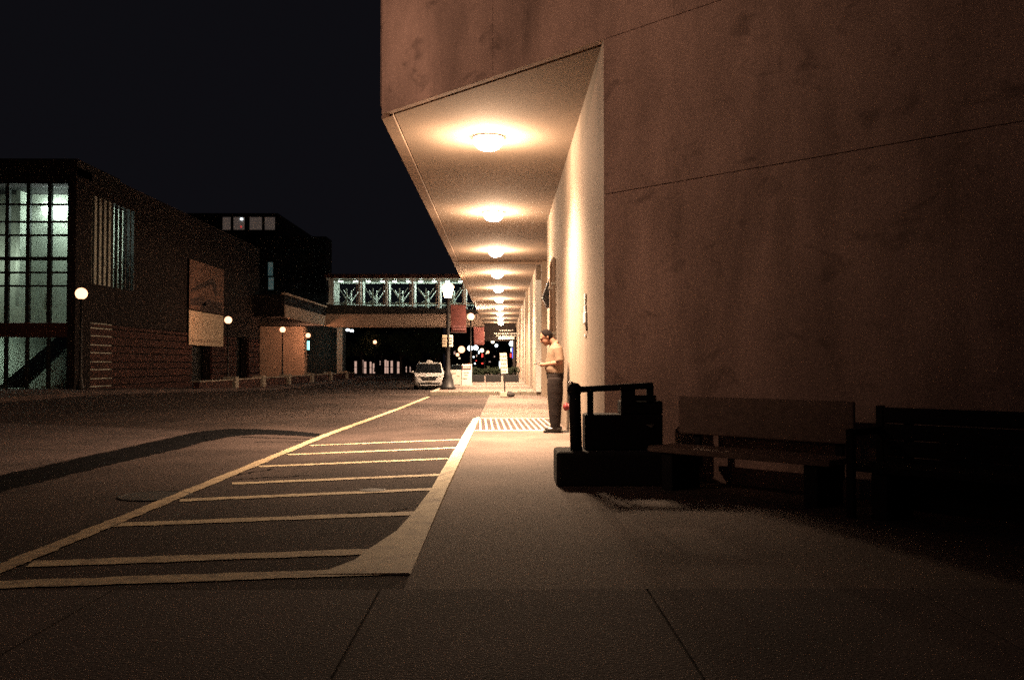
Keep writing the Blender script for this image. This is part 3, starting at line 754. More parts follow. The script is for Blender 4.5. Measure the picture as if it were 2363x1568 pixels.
for a, b, m_, lb in ((1021, 1031.5, 'signbeige', 'dim small sign plate on the left of the lantern post'), (1037, 1045.5, 'signwhite', 'pale small sign plate on the right of the lantern post')):
    t = thing('sign_plate', lb, 'sign', (px((a+b)/2, 36), 35.9, 2), 'small plates on the lantern post')
    bm = B(); box(bm, px(a, 36), px(b, 36), 35.86, 35.875, pz(800, 36), pz(773, 36)); link('plate', bm, M[m_], t, bev=.01)
    bm = B(); box(bm, min(px(a, 36), LX), max(px(b, 36), LX), 35.878, 35.90, pz(787, 36), pz(785, 36)); link('bracket', bm, M['black'], t)
    bm = B(); 
    for k in range(3): box(bm, px(a+1.5, 36), px(b-1.5, 36), 35.854, 35.859, pz(781+k*6, 36), pz(779+k*6, 36))
    link('lettering', bm, M['signprint'], t)

# notice boards behind the lantern post
Y = 43.0
t = thing('notice_board', 'white notice board with a red headed panel standing behind the lantern post', 'notice board', (px(1062, Y), Y, .125))
bm = B(); box(bm, px(1034, Y), px(1065.5, Y), Y, Y+.03, pz(887, Y), pz(853, Y)); link('board', bm, M['signwhite'], t, bev=.006)
bm = B(); box(bm, px(1066, Y), px(1089, Y), Y-.02, Y+.01, pz(888.5, Y), pz(840, Y)); link('board', bm, M['whitepaint'], t, bev=.006)
bm = B(); box(bm, px(1066.8, Y), px(1086.5, Y), Y-.026, Y-.022, pz(852, Y), pz(842.5, Y)); hd_ = link('red_header', bm, M['red'], t)
bm = B()
for k in range(2):
    x = px(1068.5, Y)
    while x < px(1083, Y):
        wl = random.uniform(.03, .06); box(bm, x, x+wl, Y-.031, Y-.027, pz(849.5-k*4, Y), pz(846.8-k*4, Y)); x += wl+.012
link('lettering', bm, M['whitepaint'], hd_)
bm = B()
for (a, b, yy) in ((1070, 1083, 858), (1072, 1080, 864), (1042, 1052, 860), (1055, 1061, 866), (1068, 1078, 872)):
    box(bm, px(a, Y), px(b, Y), Y-.026 if a > 1065 else Y-.005, Y-.0215 if a > 1065 else Y-.001, pz(yy+1.3, Y), pz(yy, Y))
link('lettering', bm, M['signbeige'], t)
for xx in (1040, 1060, 1070, 1085):
    bm = B(); box(bm, px(xx, Y)-.02, px(xx, Y)+.02, Y+.04, Y+.35, .125, .20); link('foot', bm, M['black'], t)

# ------------------------------------------------------------------ vehicles
def vehicle(name, label, cat, loc, rot, body_m, taxi=True, L=5.1, W=.99, H=1.75, group=None):
    T = Matrix.Translation(loc) @ Matrix.Rotation(rot, 4, 'Z')
    t = thing(name, label, cat, (0, 0, 0), group)
    t.location = loc; t.rotation_euler = (0, 0, rot)
    def P(nm, bm, m, parent=None, **k):
        bmesh.ops.transform(bm, matrix=T, verts=bm.verts); return link(nm, bm, m, parent or t, **k)
    k = H/1.75
    stn = [(0, .70, .30, .72), (.05, .84, .24, .80), (.18, .93, .22, .90), (.5, .98, .22, .98), (1.05, 1.0, .22, 1.06), (1.45, 1.0, .22, 1.36), (1.95, 1.0, .22, 1.66), (2.4, 1.0, .22, 1.735), (3.4, 1.0, .22, 1.75), (4.5, .99, .22, 1.71), (4.85, .97, .24, 1.45), (5.0, .95, .26, 1.05), (5.1, .88, .32, .8)]
    stn = [(y*L/5.1, w_*W, zb*k, zt*k) for y, w_, zb, zt in stn]
    bm = B(); rings = []
    for y, w_, zb, zt in stn:
        belt = min(1.02*k, zt - .05); top = zt
        tum = .80 if top > 1.3*k else .90 if top > 1.1*k else .93
        half = [(w_*.80, zb), (w_*.96, zb+.06), (w_, zb+.22), (w_, (zb+belt)/2+.1), (w_*.985, belt), (w_*(tum+.05), belt+(top-belt)*.75), (w_*tum, top-.03), (w_*tum*.6, top-.005)]
        pts = [(0, zb)] + half + [(0, top)] + [(-a, z) for a, z in half[::-1]]
        rings.append([bm.verts.new((x, y, z)) for x, z in pts])
    n = len(rings[0])
    for a, b in zip(rings, rings[1:]):
        for i in range(n): bm.faces.new([a[i], a[(i+1) % n], b[(i+1) % n], b[i]])
    bm.faces.new(rings[0]); bm.faces.new(rings[-1][::-1])
    body = P('body', bm, body_m, smooth=True)
    f = L/5.1
    bm = B(); hexa(bm, [(-.86*W, 1.06*f, 1.075*k), (.86*W, 1.06*f, 1.075*k), (.83*W, 1.16*f, 1.075*k), (-.83*W, 1.16*f, 1.075*k), (-.74*W, 1.86*f, 1.655*k), (.74*W, 1.86*f, 1.655*k), (.72*W, 1.98*f, 1.64*k), (-.72*W, 1.98*f, 1.64*k)])
    for v in bm.verts: v.co += Vector((0, -.035, .02))
    P('windscreen', bm, M['carglass'])
    for s in (-1, 1):
        for y0, y1 in ((1.75, 2.75), (2.82, 3.85), (3.92, 4.7)):
            bm = B(); hexa(bm, [(s*.985*W, y0*f, 1.05*k), (s*.985*W, y1*f, 1.05*k), (s*.94*W, y1*f, 1.05*k), (s*.94*W, y0*f, 1.05*k), (s*.852*W, (y0+.12)*f, 1.60*k), (s*.852*W, (y1-.02)*f, 1.60*k), (s*.80*W, (y1-.02)*f, 1.60*k), (s*.80*W, (y0+.12)*f, 1.60*k)])
            for v in bm.verts: v.co.x += s*.012
            P('side_window', bm, M['carglass'])
        bm = B(); hexa(bm, [(s*.56*W, -.005, .70*k), (s*.86*W, .09, .70*k), (s*.86*W, .17, .70*k), (s*.56*W, .10, .70*k), (s*.54*W, .005, .86*k), (s*.90*W, .13, .88*k), (s*.90*W, .2, .88*k), (s*.54*W, .10, .86*k)]); P('headlight', bm, M['lamp_clear'], bev=.01)
        bm = B(); ball(bm, (s*(W+.11), 1.55*f, 1.13*k), .11, 2, (.9, .6, .75)); tube(bm, [(s*.93*W, 1.6*f, 1.08*k), (s*(W+.06), 1.57*f, 1.10*k)], .03, 6); P('mirror', bm, body_m, smooth=True)
        bm = B(); tube(bm, [(s*.70*W, 2.1*f, 1.745*k), (s*.70*W, 2.2*f, 1.80*k), (s*.70*W, 4.3*f, 1.79*k), (s*.70*W, 4.4*f, 1.735*k)], .02, 6); P('roof_rail', bm, body_m)
        for yw in (.98, 4.0):
            bm = B(); tube(bm, [(s*(W-.22), yw*f, .33), (s*(W+.005), yw*f, .33)], .33, 20); wh = P('wheel', bm, M['rubber'])
            bm = B(); tube(bm, [(s*(W+.004), yw*f, .33), (s*(W+.015), yw*f, .33)], .21, 16); P('rim', bm, M['steel'], wh)
            bm = B(); tube(bm, [(s*(W-.05), yw*f-.40, .25), (s*(W-.05), yw*f-.33, .52), (s*(W-.05), yw*f-.18, .68), (s*(W-.05), yw*f, .73), (s*(W-.05), yw*f+.18, .68), (s*(W-.05), yw*f+.33, .52), (s*(W-.05), yw*f+.40, .25)], .045, 6); P('wheel_arch', bm, body_m, smooth=True)
        bm = B(); box(bm, s*.93*W-.03, s*.93*W+.03, 4.9*f, 5.0*f, .95*k, 1.3*k); P('tail_lamp', bm, E['tail'] if not taxi else M['red'])
    bm = B(); prism_y(bm, [(-.54*W, .84*k), (.54*W, .84*k), (.42*W, .60*k), (-.42*W, .60*k)], -.022, .05); gr = P('grille', bm, M['blackbin'])
    bm = B(); box(bm, -.02, .02, -.034, -.023, .61*k, .83*k); box(bm, -.48*W, -.021, -.034, -.023, .705*k, .73*k); box(bm, .021, .48*W, -.034, -.023, .705*k, .73*k); P('grille_bar', bm, M['chrome'], gr)
    bm = B(); prism_y(bm, [(-.76*W, .44*k), (.76*W, .44*k), (.62*W, .33*k), (-.62*W, .33*k)], -.012, .06); P('air_intake', bm, M['blackbin'])
    bm = B(); prism_y(bm, [(-.62*W, .325*k), (.62*W, .325*k), (.55*W, .27*k), (-.55*W, .27*k)], -.02, .08); P('bumper', bm, body_m)
    bm = B(); box(bm, -.17, .17, -.045, -.022, .47*k, .58*k); P('number_plate', bm, M['signwhite'])
    if taxi:
        bm = B(); prism_y(bm, [(-.24, 1.74*k), (.24, 1.74*k), (.21, 1.83*k), (.13, 1.90*k), (-.13, 1.90*k), (-.21, 1.83*k)], 2.35, 2.6); rs = P('roof_sign', bm, M['whitepaint'], bev=.02)
    bm = B(); box(bm, -.8*W, .8*W, .12, L-.15, .14, .26); P('underbody', bm, M['rubber'])
    return t
vehicle('taxi', 'white minivan taxi with a roof sign parked at the far kerb facing us', 'taxi', (px(991, 60.5), 60.3, rz(60)), R(4), M['carwhite'])
vehicle('parked_car', 'dark parked car half hidden behind the lantern post and notice board', 'car', (px(1060, 78), 77, rz(78)), R(3), M['cardark'], taxi=False, L=4.6, W=.92, H=1.6)

# ------------------------------------------------------------------ glass hall on the left
GY = 45.0
t = thing('glass_hall', 'glass fronted hall with a lit greenish interior and dark mullions', 'building', (-26, 47, 0))
GX1 = px(162, GY)
zb1, zt1 = pz(745, GY), pz(424, GY)
zb0 = rz(GY)
bm = B(); box(bm, -34, GX1, 48.0, 48.3, zb0, 10.6); box(bm, -34.3, -34.02, GY+.3, 50.3, zb0, 10.6); link('interior_wall', bm, M['interior'], t)
bm = B(); box(bm, -34, GX1, GY+.05, 50, zt1+.02, zt1+.4); link('ceiling', bm, M['darkwall'], t)
bm = B(); box(bm, -34, GX1, GY+.3, 49.98, zb1-.5, zb1-.1); link('floor_slab', bm, M['interior'], t)
bm = B(); box(bm, GX1+.01, GX1+.35, GY-.1, 46.6, zb0, 10.6); link('corner_pier', bm, M['brickdark'], t)
bm = B(); box(bm, GX1-.02, GX1+.008, GY+.31, 49.95, zb0, zt1); link('interior_wall', bm, M['interior'], t)
bm = B(); box(bm, -34, GX1-.03, GY-.12, GY+.28, pz(778, GY), zb1); link('spandrel_band', bm, M['brick'], t)
bm = B(); box(bm, -34.3, GX1+.35, GY-.08, GY+5, zt1+.42, 11.0); link('roof_band', bm, M['darkwall'], t)
cols = [162, 116, 67, 19, -29, -77, -125]
ysr = [430, 472, 512, 543, 597, 629, 660, 745]
for i in range(len(cols)-1):
    for j in range(len(ysr)-1):
        bm = B(); box(bm, px(cols[i+1], GY)+.06, px(cols[i], GY)-.06, GY+.02, GY+.035, pz(ysr[j+1], GY)+.04, pz(ysr[j], GY)-.04); link('pane', bm, M['glass'], t)
    bm = B(); box(bm, px(cols[i+1], GY)+.06, px(cols[i], GY)-.06, GY+.02, GY+.035, zb0+.16, pz(779, GY)); link('pane', bm, M['glass'], t)
for c in cols:
    bm = B(); box(bm, px(c, GY)-.09, px(c, GY)+.09, GY-.05, GY+.14, zb1+.01, zt1); link('mullion', bm, M['mullion'], t)
    bm = B(); box(bm, px(c, GY)-.06, px(c, GY)+.06, GY-.05, GY+.14, zb0+.1, pz(778, GY)-.01); link('mullion', bm, M['mullion'], t)
for yy in ysr[1:-1]:
    hgt = .085 if yy == 597 else .045
    bm = B(); box(bm, -34, GX1, GY-.03, GY+.10, pz(yy, GY)-hgt, pz(yy, GY)+hgt); link('transom', bm, M['mullion'], t)
bm = B(); zz = pz(477, 46); box(bm, px(156, 46)-.24, px(156, 46)+.24, 46.2, 46.5, zz-.14, zz+.10); link('hall_lamp', bm, E['hall'], t, bev=.05)
ld = bpy.data.lights.new('hall_bulb_and_fill', 'POINT'); ld.energy = 240; ld.color = (0.85, 1.0, 0.90); ld.shadow_soft_size = .15
lo_ = bpy.data.objects.new('hall_bulb_and_fill', ld); COL.objects.link(lo_); lo_.location = (px(156, 46), 46.8, zz-.25); lo_.parent = t; lo_.matrix_parent_inverse = t.matrix_basis.inverted()
ld = bpy.data.lights.new('hall_bulb_and_fill', 'POINT'); ld.energy = 95; ld.color = (0.90, 1.0, 0.86); ld.shadow_soft_size = .3  # fill light added to raise the hall's left panes, no fixture behind it
lo_ = bpy.data.objects.new('hall_bulb_and_fill', ld); COL.objects.link(lo_); lo_.location = (-25.2, 46.3, 6.2); lo_.parent = t; lo_.matrix_parent_inverse = t.matrix_basis.inverted()
bm = B(); box(bm, -26.5, -26.0, 46.3, 46.6, 2.2, 2.26); link('lower_lamp', bm, emit('lower_lamp', (.8, 1, .85), 60), t)
bm = B(); zl = zb0+.15
prism_y(bm, [(px(20, 47), zl), (px(55, 47), zl), (px(160, 47), pz(790, 47)), (px(160, 47), pz(772, 47))], 46.2, 47.5); link('stair_flight', bm, M['mullion'], t)
bm = B(); box(bm, px(93, 47)-.08, px(97, 47)+.08, 47.9, 47.98, pz(697, 48), pz(679, 48)); link('poster', bm, M['clothdark'], t)

# ------------------------------------------------------------------ brick street building on the left
WX = -20.9
t = thing('brick_building', 'long dark brick building with banded base and a slatted lit window', 'building', (-24, 70, 0))
SY0, SY1, SZ0, SZ1 = 46.9, 52.6, 5.2, 9.7
def wb(name, y0, y1, z0, z1, m='brickdark', x1=WX, x0=-21.4):
    bm = B(); box(bm, x0, x1, y0, y1, z0, z1); return link(name, bm, M[m], t)
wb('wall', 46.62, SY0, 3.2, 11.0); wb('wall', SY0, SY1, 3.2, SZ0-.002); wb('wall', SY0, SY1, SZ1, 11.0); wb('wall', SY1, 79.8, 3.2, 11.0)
bm = B(); box(bm, -30, -21.42, 52.8, 53.0, 4, 11); box(bm, -24.5, -24.3, 46.9, 52.8, 4, 11); link('interior_wall', bm, M['interior'], t)
for k in range(11):
    y0 = SY0 + (SY1-SY0)*k/10
    bm = B(); box(bm, WX-.08, WX+.06, y0-.05, y0+.05, SZ0, SZ1-.002); link('fin', bm, M['mullion'], t)
for z in (7.45, 6.75):
    bm = B(); box(bm, -21.30, -21.2, SY0+1.2, SY0+3.6, z-.04, z+.04); link('transom', bm, M['mullion'], t)
bm = B(); box(bm, -21.44, -21.43, SY0, SY1, SZ0, SZ1); link('pane', bm, M['glass'], t)
for yy, zc in ((51.0, 9.1), (51.0, 8.25)):
    bm = B(); box(bm, -22.3, -22.0, yy, yy+.7, zc-.08, zc+.08); link('interior_lamp', bm, E['fluo'], t)
bm = B(); box(bm, -23.6, -22.6, 47.6, 48.2, 9.0, 9.1); link('interior_lamp', bm, emit('slat_lamp', GREENISH, 26), t)
# banded base: each course is a piece of its own, broken at the two doorways
doors = [(62.6, 66.9), (73.0, 76.5)]
z = -.5; ci = 0
while z < 3.15:
    h_ = .46 if ci % 2 == 0 else .40
    segs = []; a = 46.62
    for d0, d1 in doors: segs.append((a, d0)); a = d1
    segs.append((a, 79.8))
    for y0, y1 in segs:
        y = y0
        while y < y1 - .01:
            ye = min(y1, y + 7.3)
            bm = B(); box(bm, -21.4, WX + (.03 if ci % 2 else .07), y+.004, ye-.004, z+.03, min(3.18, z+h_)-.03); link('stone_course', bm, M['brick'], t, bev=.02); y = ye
    z += h_; ci += 1
bm = B(); bm.free()
for a, b in ((46.62, 62.6), (66.9, 73.0), (76.5, 79.8)):
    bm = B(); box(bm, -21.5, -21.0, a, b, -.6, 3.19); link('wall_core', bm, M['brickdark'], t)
for d0, d1 in doors:
    bm = B(); box(bm, -21.75, -21.65, d0-.2, d1+.2, -.6, 3.19); link('door', bm, M['mullion'], t)
# hanging banners on the wall
BX = WX + .16
y0b, y1b = FPX*(-BX)/(1162-438), FPX*(-BX)/(1162-517)
t = thing('wall_banner', 'dim brown upper wall banner with a drawing of a gabled roof', 'banner', (BX, 66, 4.7), 'cloth banners on the brick wall')
bm = B(); box(bm, BX-.02, BX, y0b, y1b, 4.76, 8.05); link('cloth', bm, M['clothbrown'], t)
def yz(px_, py_):
    Y_ = FPX*(-BX)/(1162-px_); return Y_, pz(py_, Y_)
def prismx(bm, pts, x0, x1):
    a = [bm.verts.new((x0, y, z)) for y, z in pts]; b = [bm.verts.new((x1, y, z)) for y, z in pts]; n = len(pts)
    bm.faces.new(a); bm.faces.new(b[::-1])
    for i in range(n): bm.faces.new([a[i], a[(i+1) % n], b[(i+1) % n], b[i]])
bm = B(); prismx(bm, [yz(440, 668), yz(455, 660), yz(492, 640), yz(499, 655), yz(501, 683), yz(496, 683), yz(490, 657), yz(441, 674)], BX+.002, BX+.008)
link('roof_drawing', bm, M['clothdark'], t)
bm = B(); prismx(bm, [yz(441, 688), yz(470, 684), yz(478, 706), yz(441, 704)], BX+.002, BX+.008); link('roof_drawing', bm, M['clothdark'], t)
bm = B(); prismx(bm, [yz(462, 709), yz(480, 690), yz(513, 700), yz(513, 724), yz(464, 718)], BX+.002, BX+.008); link('roof_drawing', bm, M['clothdark'], t)
t = thing('wall_banner', 'pale lower wall banner lit by the globe lamp, two faint lines along its foot', 'banner', (BX, 66, 2.4), 'cloth banners on the brick wall')
bm = B(); box(bm, BX-.02, BX, y0b, y1b, 2.37, 4.66); link('cloth', bm, M['clothpale'], t)
for z in (2.62, 2.72):
    bm = B(); box(bm, BX+.002, BX+.007, y0b+.4, y1b-.4, z, z+.035); link('printed_line', bm, M['clothbrown'], t)

# low wall and its piers in front of the left buildings
t = thing('low_wall', 'low brick planter wall with paler piers along the left pavement', 'wall', (-16.3, 75, 0))
bm = B(); y = 52.0
ypier = [56, 62.5, 70, 78.5, 87, 96]
for a, b in zip([50] + [q+.7 for q in ypier], ypier + [102]):
    bm = B(); box(bm, -16.6, -16.25, a+.01, b-.01, -.6, .13); link('wall_section', bm, M['brick'], t, bev=.02)
    bm = B(); box(bm, -16.65, -16.2, a+.01, b-.01, .132, .20); link('coping', bm, M['kerbstone'], t, bev=.01)
for q in ypier:
    bm = B(); box(bm, -16.8, -16.05, q, q+.7, -.6, .34); link('pier', bm, M['kerbstone'], t, bev=.02)

# ------------------------------------------------------------------ office block behind
t = thing('office_block', 'tall dark office block with a dim lit top row behind the brick building', 'building', (-35, 118, 0))
bm = B(); box(bm, px(430, 110), px(640, 110), 110, 130, -.6, 18.9); link('tower', bm, M['darkwall'], t)
for a, b in ((512, 534), (537, 566), (574, 606), (609, 636)):
    bm = B(); box(bm, px(a, 110), px(b, 110), 109.93, 109.99, pz(531, 110), pz(500, 110)); f = link('window', bm, M['mullion'], t)
    bm = B(); box(bm, px(a, 110)+.1, px(b, 110)-.1, 109.90, 109.925, pz(530, 110), pz(501, 110)); link('pane', bm, E['towerwin'], f)
bm = B(); box(bm, px(555, 110), px(560, 110), 109.85, 109.89, pz(507, 110), pz(504, 110)); link('lamp', bm, E['white'], t)
bm = B(); box(bm, px(555, 110), px(558, 110), 109.85, 109.89, pz(525, 110), pz(521, 110)); link('red_lamp', bm, emit('exit_red', (1, .05, .05), .5), t)
bm = B(); box(bm, px(590, 106), px(752, 106), 106, 109.5, -.6, pz(545, 106)); link('stair_tower', bm, M['darkwall'], t)
for a, b, c_, d in ((620, 632, 640, 668), (619, 630, 605, 636)):
    bm = B(); box(bm, px(a, 106), px(b, 106), 105.9, 105.96, pz(d, 106), pz(c_, 106)); link('window', bm, E['tealwin'], t)

# ------------------------------------------------------------------ footbridge
FY = 96.0
def fx(p): return px(p, FY)
def fz(p): return pz(p, FY)
t = thing('footbridge', 'covered glass footbridge on a concrete beam crossing the street, lit greenish inside', 'bridge', (-10, 98, 5))
zbm0, zbm1, zf, zt_ = fz(752), fz(724), fz(712), fz(641)
XL, XR = fx(752), 3.5
bm = B(); box(bm, XL, XR, FY, FY+.5, zbm0, zbm1); box(bm, XL, XR, FY+3.5, FY+4, zbm0, zbm1); link('beam', bm, M['beam'], t, bev=.03)
bm = B(); box(bm, XL, XR, FY+.52, FY+3.48, zbm0+.3, zbm0+.6); link('deck', bm, M['beam'], t)
bm = B(); prism_y(bm, [(XL, zbm1+.005), (XR, zbm1+.005), (XR, fz(716)), (fx(1100), fz(714)), (fx(828), fz(704)), (XL, fz(702))], FY+.12, FY+.25); link('parapet', bm, M['clad'], t)
bm = B(); box(bm, XL, XR, FY+.3, FY+3.6, zbm1+.01, zbm1+.15); link('floor', bm, M['interior'], t)
bm = B(); box(bm, XL-.2, XR, FY-.1, FY+4.1, zt_+.02, zt_+.40); link('roof', bm, M['brick'], t)
bm = B(); box(bm, XL, XR, FY+.2, FY+3.8, zt_-.06, zt_+.015); link('ceiling', bm, M['frame_white'], t)
big = [763, 828, 890, 951, 1012, 1073, 1134]; mid = [798, 859, 921, 982, 1044, 1105]
for yy in (FY+.35, FY+3.55):
    near = yy < FY+1
    for i, p in enumerate(big):
        wd = .27 if (i == 0) else .10
        bm = B(); box(bm, fx(p)-wd, fx(p)+wd, yy, yy+.16, fz(716) if near else zbm1+.16, zt_-.065); link('post', bm, M['frame_white'] , t)
        if i:
            bm = B(); box(bm, fx(p)-.30, fx(p)-.22, yy-.06, yy+.02, zbm1+.2, zt_-.065); link('mullion', bm, M['trim'], t)
    for p in mid:
        bm = B(); box(bm, fx(p)-.06, fx(p)+.06, yy+.02, yy+.14, fz(716) if near else zbm1+.16, fz(664)); link('post', bm, M['frame_white'], t)
        for s in (-1, 1):
            bm = B(); tube(bm, [(fx(p), yy+.08, fz(690)), (fx(p)+s*.85, yy+.08, fz(663))], .045, 6); link('brace', bm, M['frame_white'], t)
            bm = B(); tube(bm, [(fx(p), yy+.08, fz(692)), (fx(p)+s*.5, yy+.08, fz(699))], .035, 6); link('brace', bm, M['frame_white'], t)
    bm = B(); box(bm, XL, XR, yy-.02, yy+.08, fz(700), fz(698)); link('rail', bm, M['frame_white'], t)
    bm = B(); box(bm, XL, XR, yy-.02, yy+.08, fz(647), fz(643.5)); link('rail', bm, M['frame_white'], t)
    if near:
        bm = B(); box(bm, fx(830), XR, yy-.02, yy+.08, fz(715.5), fz(713)); link('rail', bm, M['frame_white'], t)
        x = fx(835)
        while x < XR-.6:
            bm = B(); tube(bm, [(x, yy+.03, fz(713)), (x+.55, yy+.03, fz(701))], .025, 5); link('lattice', bm, M['frame_white'], t); x += .75
edges = [fx(p) for p in big]
for a, b in zip(edges, edges[1:]):
    bm = B(); box(bm, a+.32, b-.32, FY+.27, FY+.285, fz(713), zt_-.07); link('pane', bm, M['glass'], t)
for p in [778, 813, 843, 876, 905, 937, 967, 998, 1030, 1060, 1092]:
    bm = B(); box(bm, fx(p)-.16, fx(p)+.16, FY+1.6, FY+2.4, zt_-.20, zt_-.07); link('ceiling_lamp', bm, E['fluo'], t)
# overhanging concrete end of the bridge and its support
t = thing('bridge_abutment', 'concrete bridge house on a broad support wall lit by the globe lamps', 'bridge', (-21, 90, 0))
bm = B(); prism(bm, [(-27, 78), (-18.35, 78), (-18.35, 102), (-27, 102)], zbm0+.05, 6.9); link('bridge_house', bm, M['brickdark'], t)
bm = B(); box(bm, -18.55, -18.20, 77.9, 102, 6.9, 7.06); link('coping', bm, M['beam'], t)
bm = B(); box(bm, -18.34, -18.22, 78, 102, zbm0, zbm1-.2); link('edge_beam', bm, M['beam'], t)
bm = B(); box(bm, px(600, 97.5), px(703, 97.5), 97.5, 99, -.7, zbm0+.04); link('support_wall', bm, M['beam'], t, bev=.05)
bm = B(); box(bm, px(778, 104), px(790, 104), 104, 104.6, -.7, zbm0+1); link('column', bm, M['beam'], t)
bm = B(); box(bm, px(700, 106), px(800, 106), 105.2, 105.5, -.7, 5.5); link('rear_wall', bm, M['clad'], t)
bm = B(); box(bm, px(704.5, 101), px(706, 101)+.08, 102.0, 102.6, pz(806, 101), pz(786, 101)); link('wall_lamp', bm, emit('teal_lamp', (.30, 1.0, .95), 5), t)
for p, yy in ((803, 761), (812, 763)):
    bm = B(); ball(bm, (px(p, 108), 108, pz(yy, 108)), .2, 2, (1.2, 1, .7)); solo('bridge_light', bm, E['white'], 'white light under the footbridge, ' + ('left of the pair' if p < 808 else 'right of the pair'), 'light', 'pair of white lights under the bridge', smooth=True)

# ------------------------------------------------------------------ far end of the street
t = thing('shop_row', 'far row of shops with bright upright window strips beyond the bridge', 'building', (-15, 165, 0))
bm = B(); box(bm, px(760, 160), px(1010, 160), 160, 175, -.6, 9); link('wall', bm, M['darkwall'], t)
for a, b, y0, y1 in ((819, 824, 833, 861), (834.5, 839, 830, 860), (841, 846, 834, 863), (854, 858, 834, 861), (861, 866, 838, 862), (877, 879, 832, 842), (888, 892.5, 830, 861), (893.5, 897, 832, 861), (902, 907, 832, 860), (917, 922, 834, 861), (923.5, 926, 832, 858), (937, 939, 845, 858), (946, 948, 846, 858)):
    bm = B(); box(bm, px(a, 160), px(b, 160), 159.88, 159.94, pz(y1, 160), pz(y0, 160)); f = link('window', bm, E['shopwin'], t)
    bm = B(); zc = pz((y0+y1)/2, 160); box(bm, px(a, 160)-.05, px(b, 160)+.05, 159.83, 159.87, zc-.05, zc+.05); link('glazing_bar', bm, M['darkwall'], f)
t = thing('far_building', 'dark far building closing the street beyond the arcade, with neon signs', 'building', (0, 185, 0))
bm = B(); box(bm, px(1030, 180), px(1260, 180), 180, 195, -.6, 11); link('wall', bm, M['darkwall'], t)
cream_glow = emit('cream_globe', (1.0, .80, .55), 4.0)
for p, yy, Y_, r_, gm, lb in ((1065, 806, 135, .50, E['globe'], 'large warm far globe lamp just right of the lantern post, over the taxi'), (1085, 803, 150, .42, E['white'], 'far white globe lamp over the dark planters, left of two'), (1098, 802, 155, .40, E['white'], 'far white globe lamp over the dark planters, right of two'), (1137, 788, 128, .24, cream_glow, 'cream far globe lamp beside the red banner at the arcade end'), (1145.5, 797, 150, .24, E['white'], 'small white far globe lamp under the lettered header'), (1181, 792.5, 118, .34, E['white'], 'clear round white far globe lamp beyond the arcade end'), (1112, 808, 160, .34, cream_glow, 'cream far globe lamp above the red shop sign'), (1056, 818, 165, .30, E['globe'], 'small warm far globe lamp low beside the lantern post'), (1126, 812, 165, .26, E['globe'], 'small warm far globe lamp left of the standing sign')):
    globe_lamp((px(p, Y_), Y_, rz(Y_)), pz(yy, Y_), r_, lb, 'far lamps beyond the bridge', watt=0, glow=gm)
t = thing('neon_sign', 'upright blue and red neon sign beyond the arcade end', 'sign', (px(1182, 150), 150, 2))
for m_, a, b, y0, y1 in (('neonblue', 1181.5, 1184.5, 802, 826), ('white', 1179, 1181.3, 803, 811), ('neonred', 1177, 1180, 815, 824), ('white', 1180.2, 1181.4, 814, 826)):
    bm = B(); box(bm, px(a, 150), px(b, 150), 149.9, 150, pz(y1, 150), pz(y0, 150)); link('tube', bm, E[m_], t)
t = thing('lit_panel', 'tall cream lit panel at the foot of the arcade end post', 'sign', (px(1204, 77), 77, .5))
bm = B(); box(bm, px(1199.5, 77), px(1204.5, 77), 76.9, 77, pz(851, 77), pz(827, 77)); link('panel', bm, E['cream'], t)
bm = B(); box(bm, px(1201, 77)-.02, px(1201, 77)+.02, 76.93, 76.97, .12, pz(851, 77)-.003); link('leg', bm, M['steel'], t)
# small signs and lights of the far shops: (x, y, w, h, material)
rnd = random.Random(3)
for k, (p, yy, wd, hg, m_, lb) in enumerate(((1113, 820, 5, 11, 'neonred', 'red upright shop sign above the dark planters'), (1093, 823, 4, 4, 'white', 'small white shop light above the planters, upper left'), (1099, 832, 3, 3, 'neonred', 'tiny red shop light low between white ones'), (1096, 838, 4, 4, 'white', 'small white shop light just over the planters'), (1113, 838, 6, 4, 'neonred', 'small red shop light at planter height'), (1130, 834, 6, 3, 'shopwin', 'small tilted pale shop light near the standing sign'), (1083, 840, 6, 5, 'tail', 'orange red light above the notice board'), (1055, 841, 4, 4, 'cream', 'small pale light left of the notice board'), (1070, 841, 3, 4, 'shopwin', 'dim pale light over the notice board'), (1049, 812, 6, 14, 'shopwin', 'dim yellowish window beside the lantern post'), (1153, 842, 2.5, 24, 'white', 'thin upright white strip left of the standing sign'), (1151, 865, 9, 2, 'shopwin', 'low pale strip under the standing sign'), (1105, 812, 2.5, 10, 'white', 'thin white upright light just left of the red shop sign'), (1100, 820, 3, 6, 'shopwin', 'dim upright shop light below the left white light bar'), (1122, 815, 3, 4, 'cream', 'tiny cream light between red shop sign and arcade end'), (1126, 848, 4, 3, 'shopwin', 'dim light low over the middle planter'), (1141, 822, 3, 5, 'shopwin', 'dim upright light below the small white light'), (1060, 826, 5, 5, 'cream', 'small cream light right of the lantern post below the globe light'), (1167, 846, 3, 5, 'neonred', 'small red light behind the standing sign'))):
    Yk = 150 if k < 10 else 88
    s_ = .75
    bm = B(); prism_y(bm, [(px(p-wd*s_/2, Yk), pz(yy+hg*s_/2, Yk)), (px(p+wd*s_/2, Yk), pz(yy+hg*s_/2.4, Yk)), (px(p+wd*s_/2.2, Yk), pz(yy-hg*s_/2, Yk)), (px(p-wd*s_/2.3, Yk), pz(yy-hg*s_/2.3, Yk))], Yk, Yk+.1)
    solo('shop_light', bm, E[m_], lb, 'light', 'small lights of the far shops')

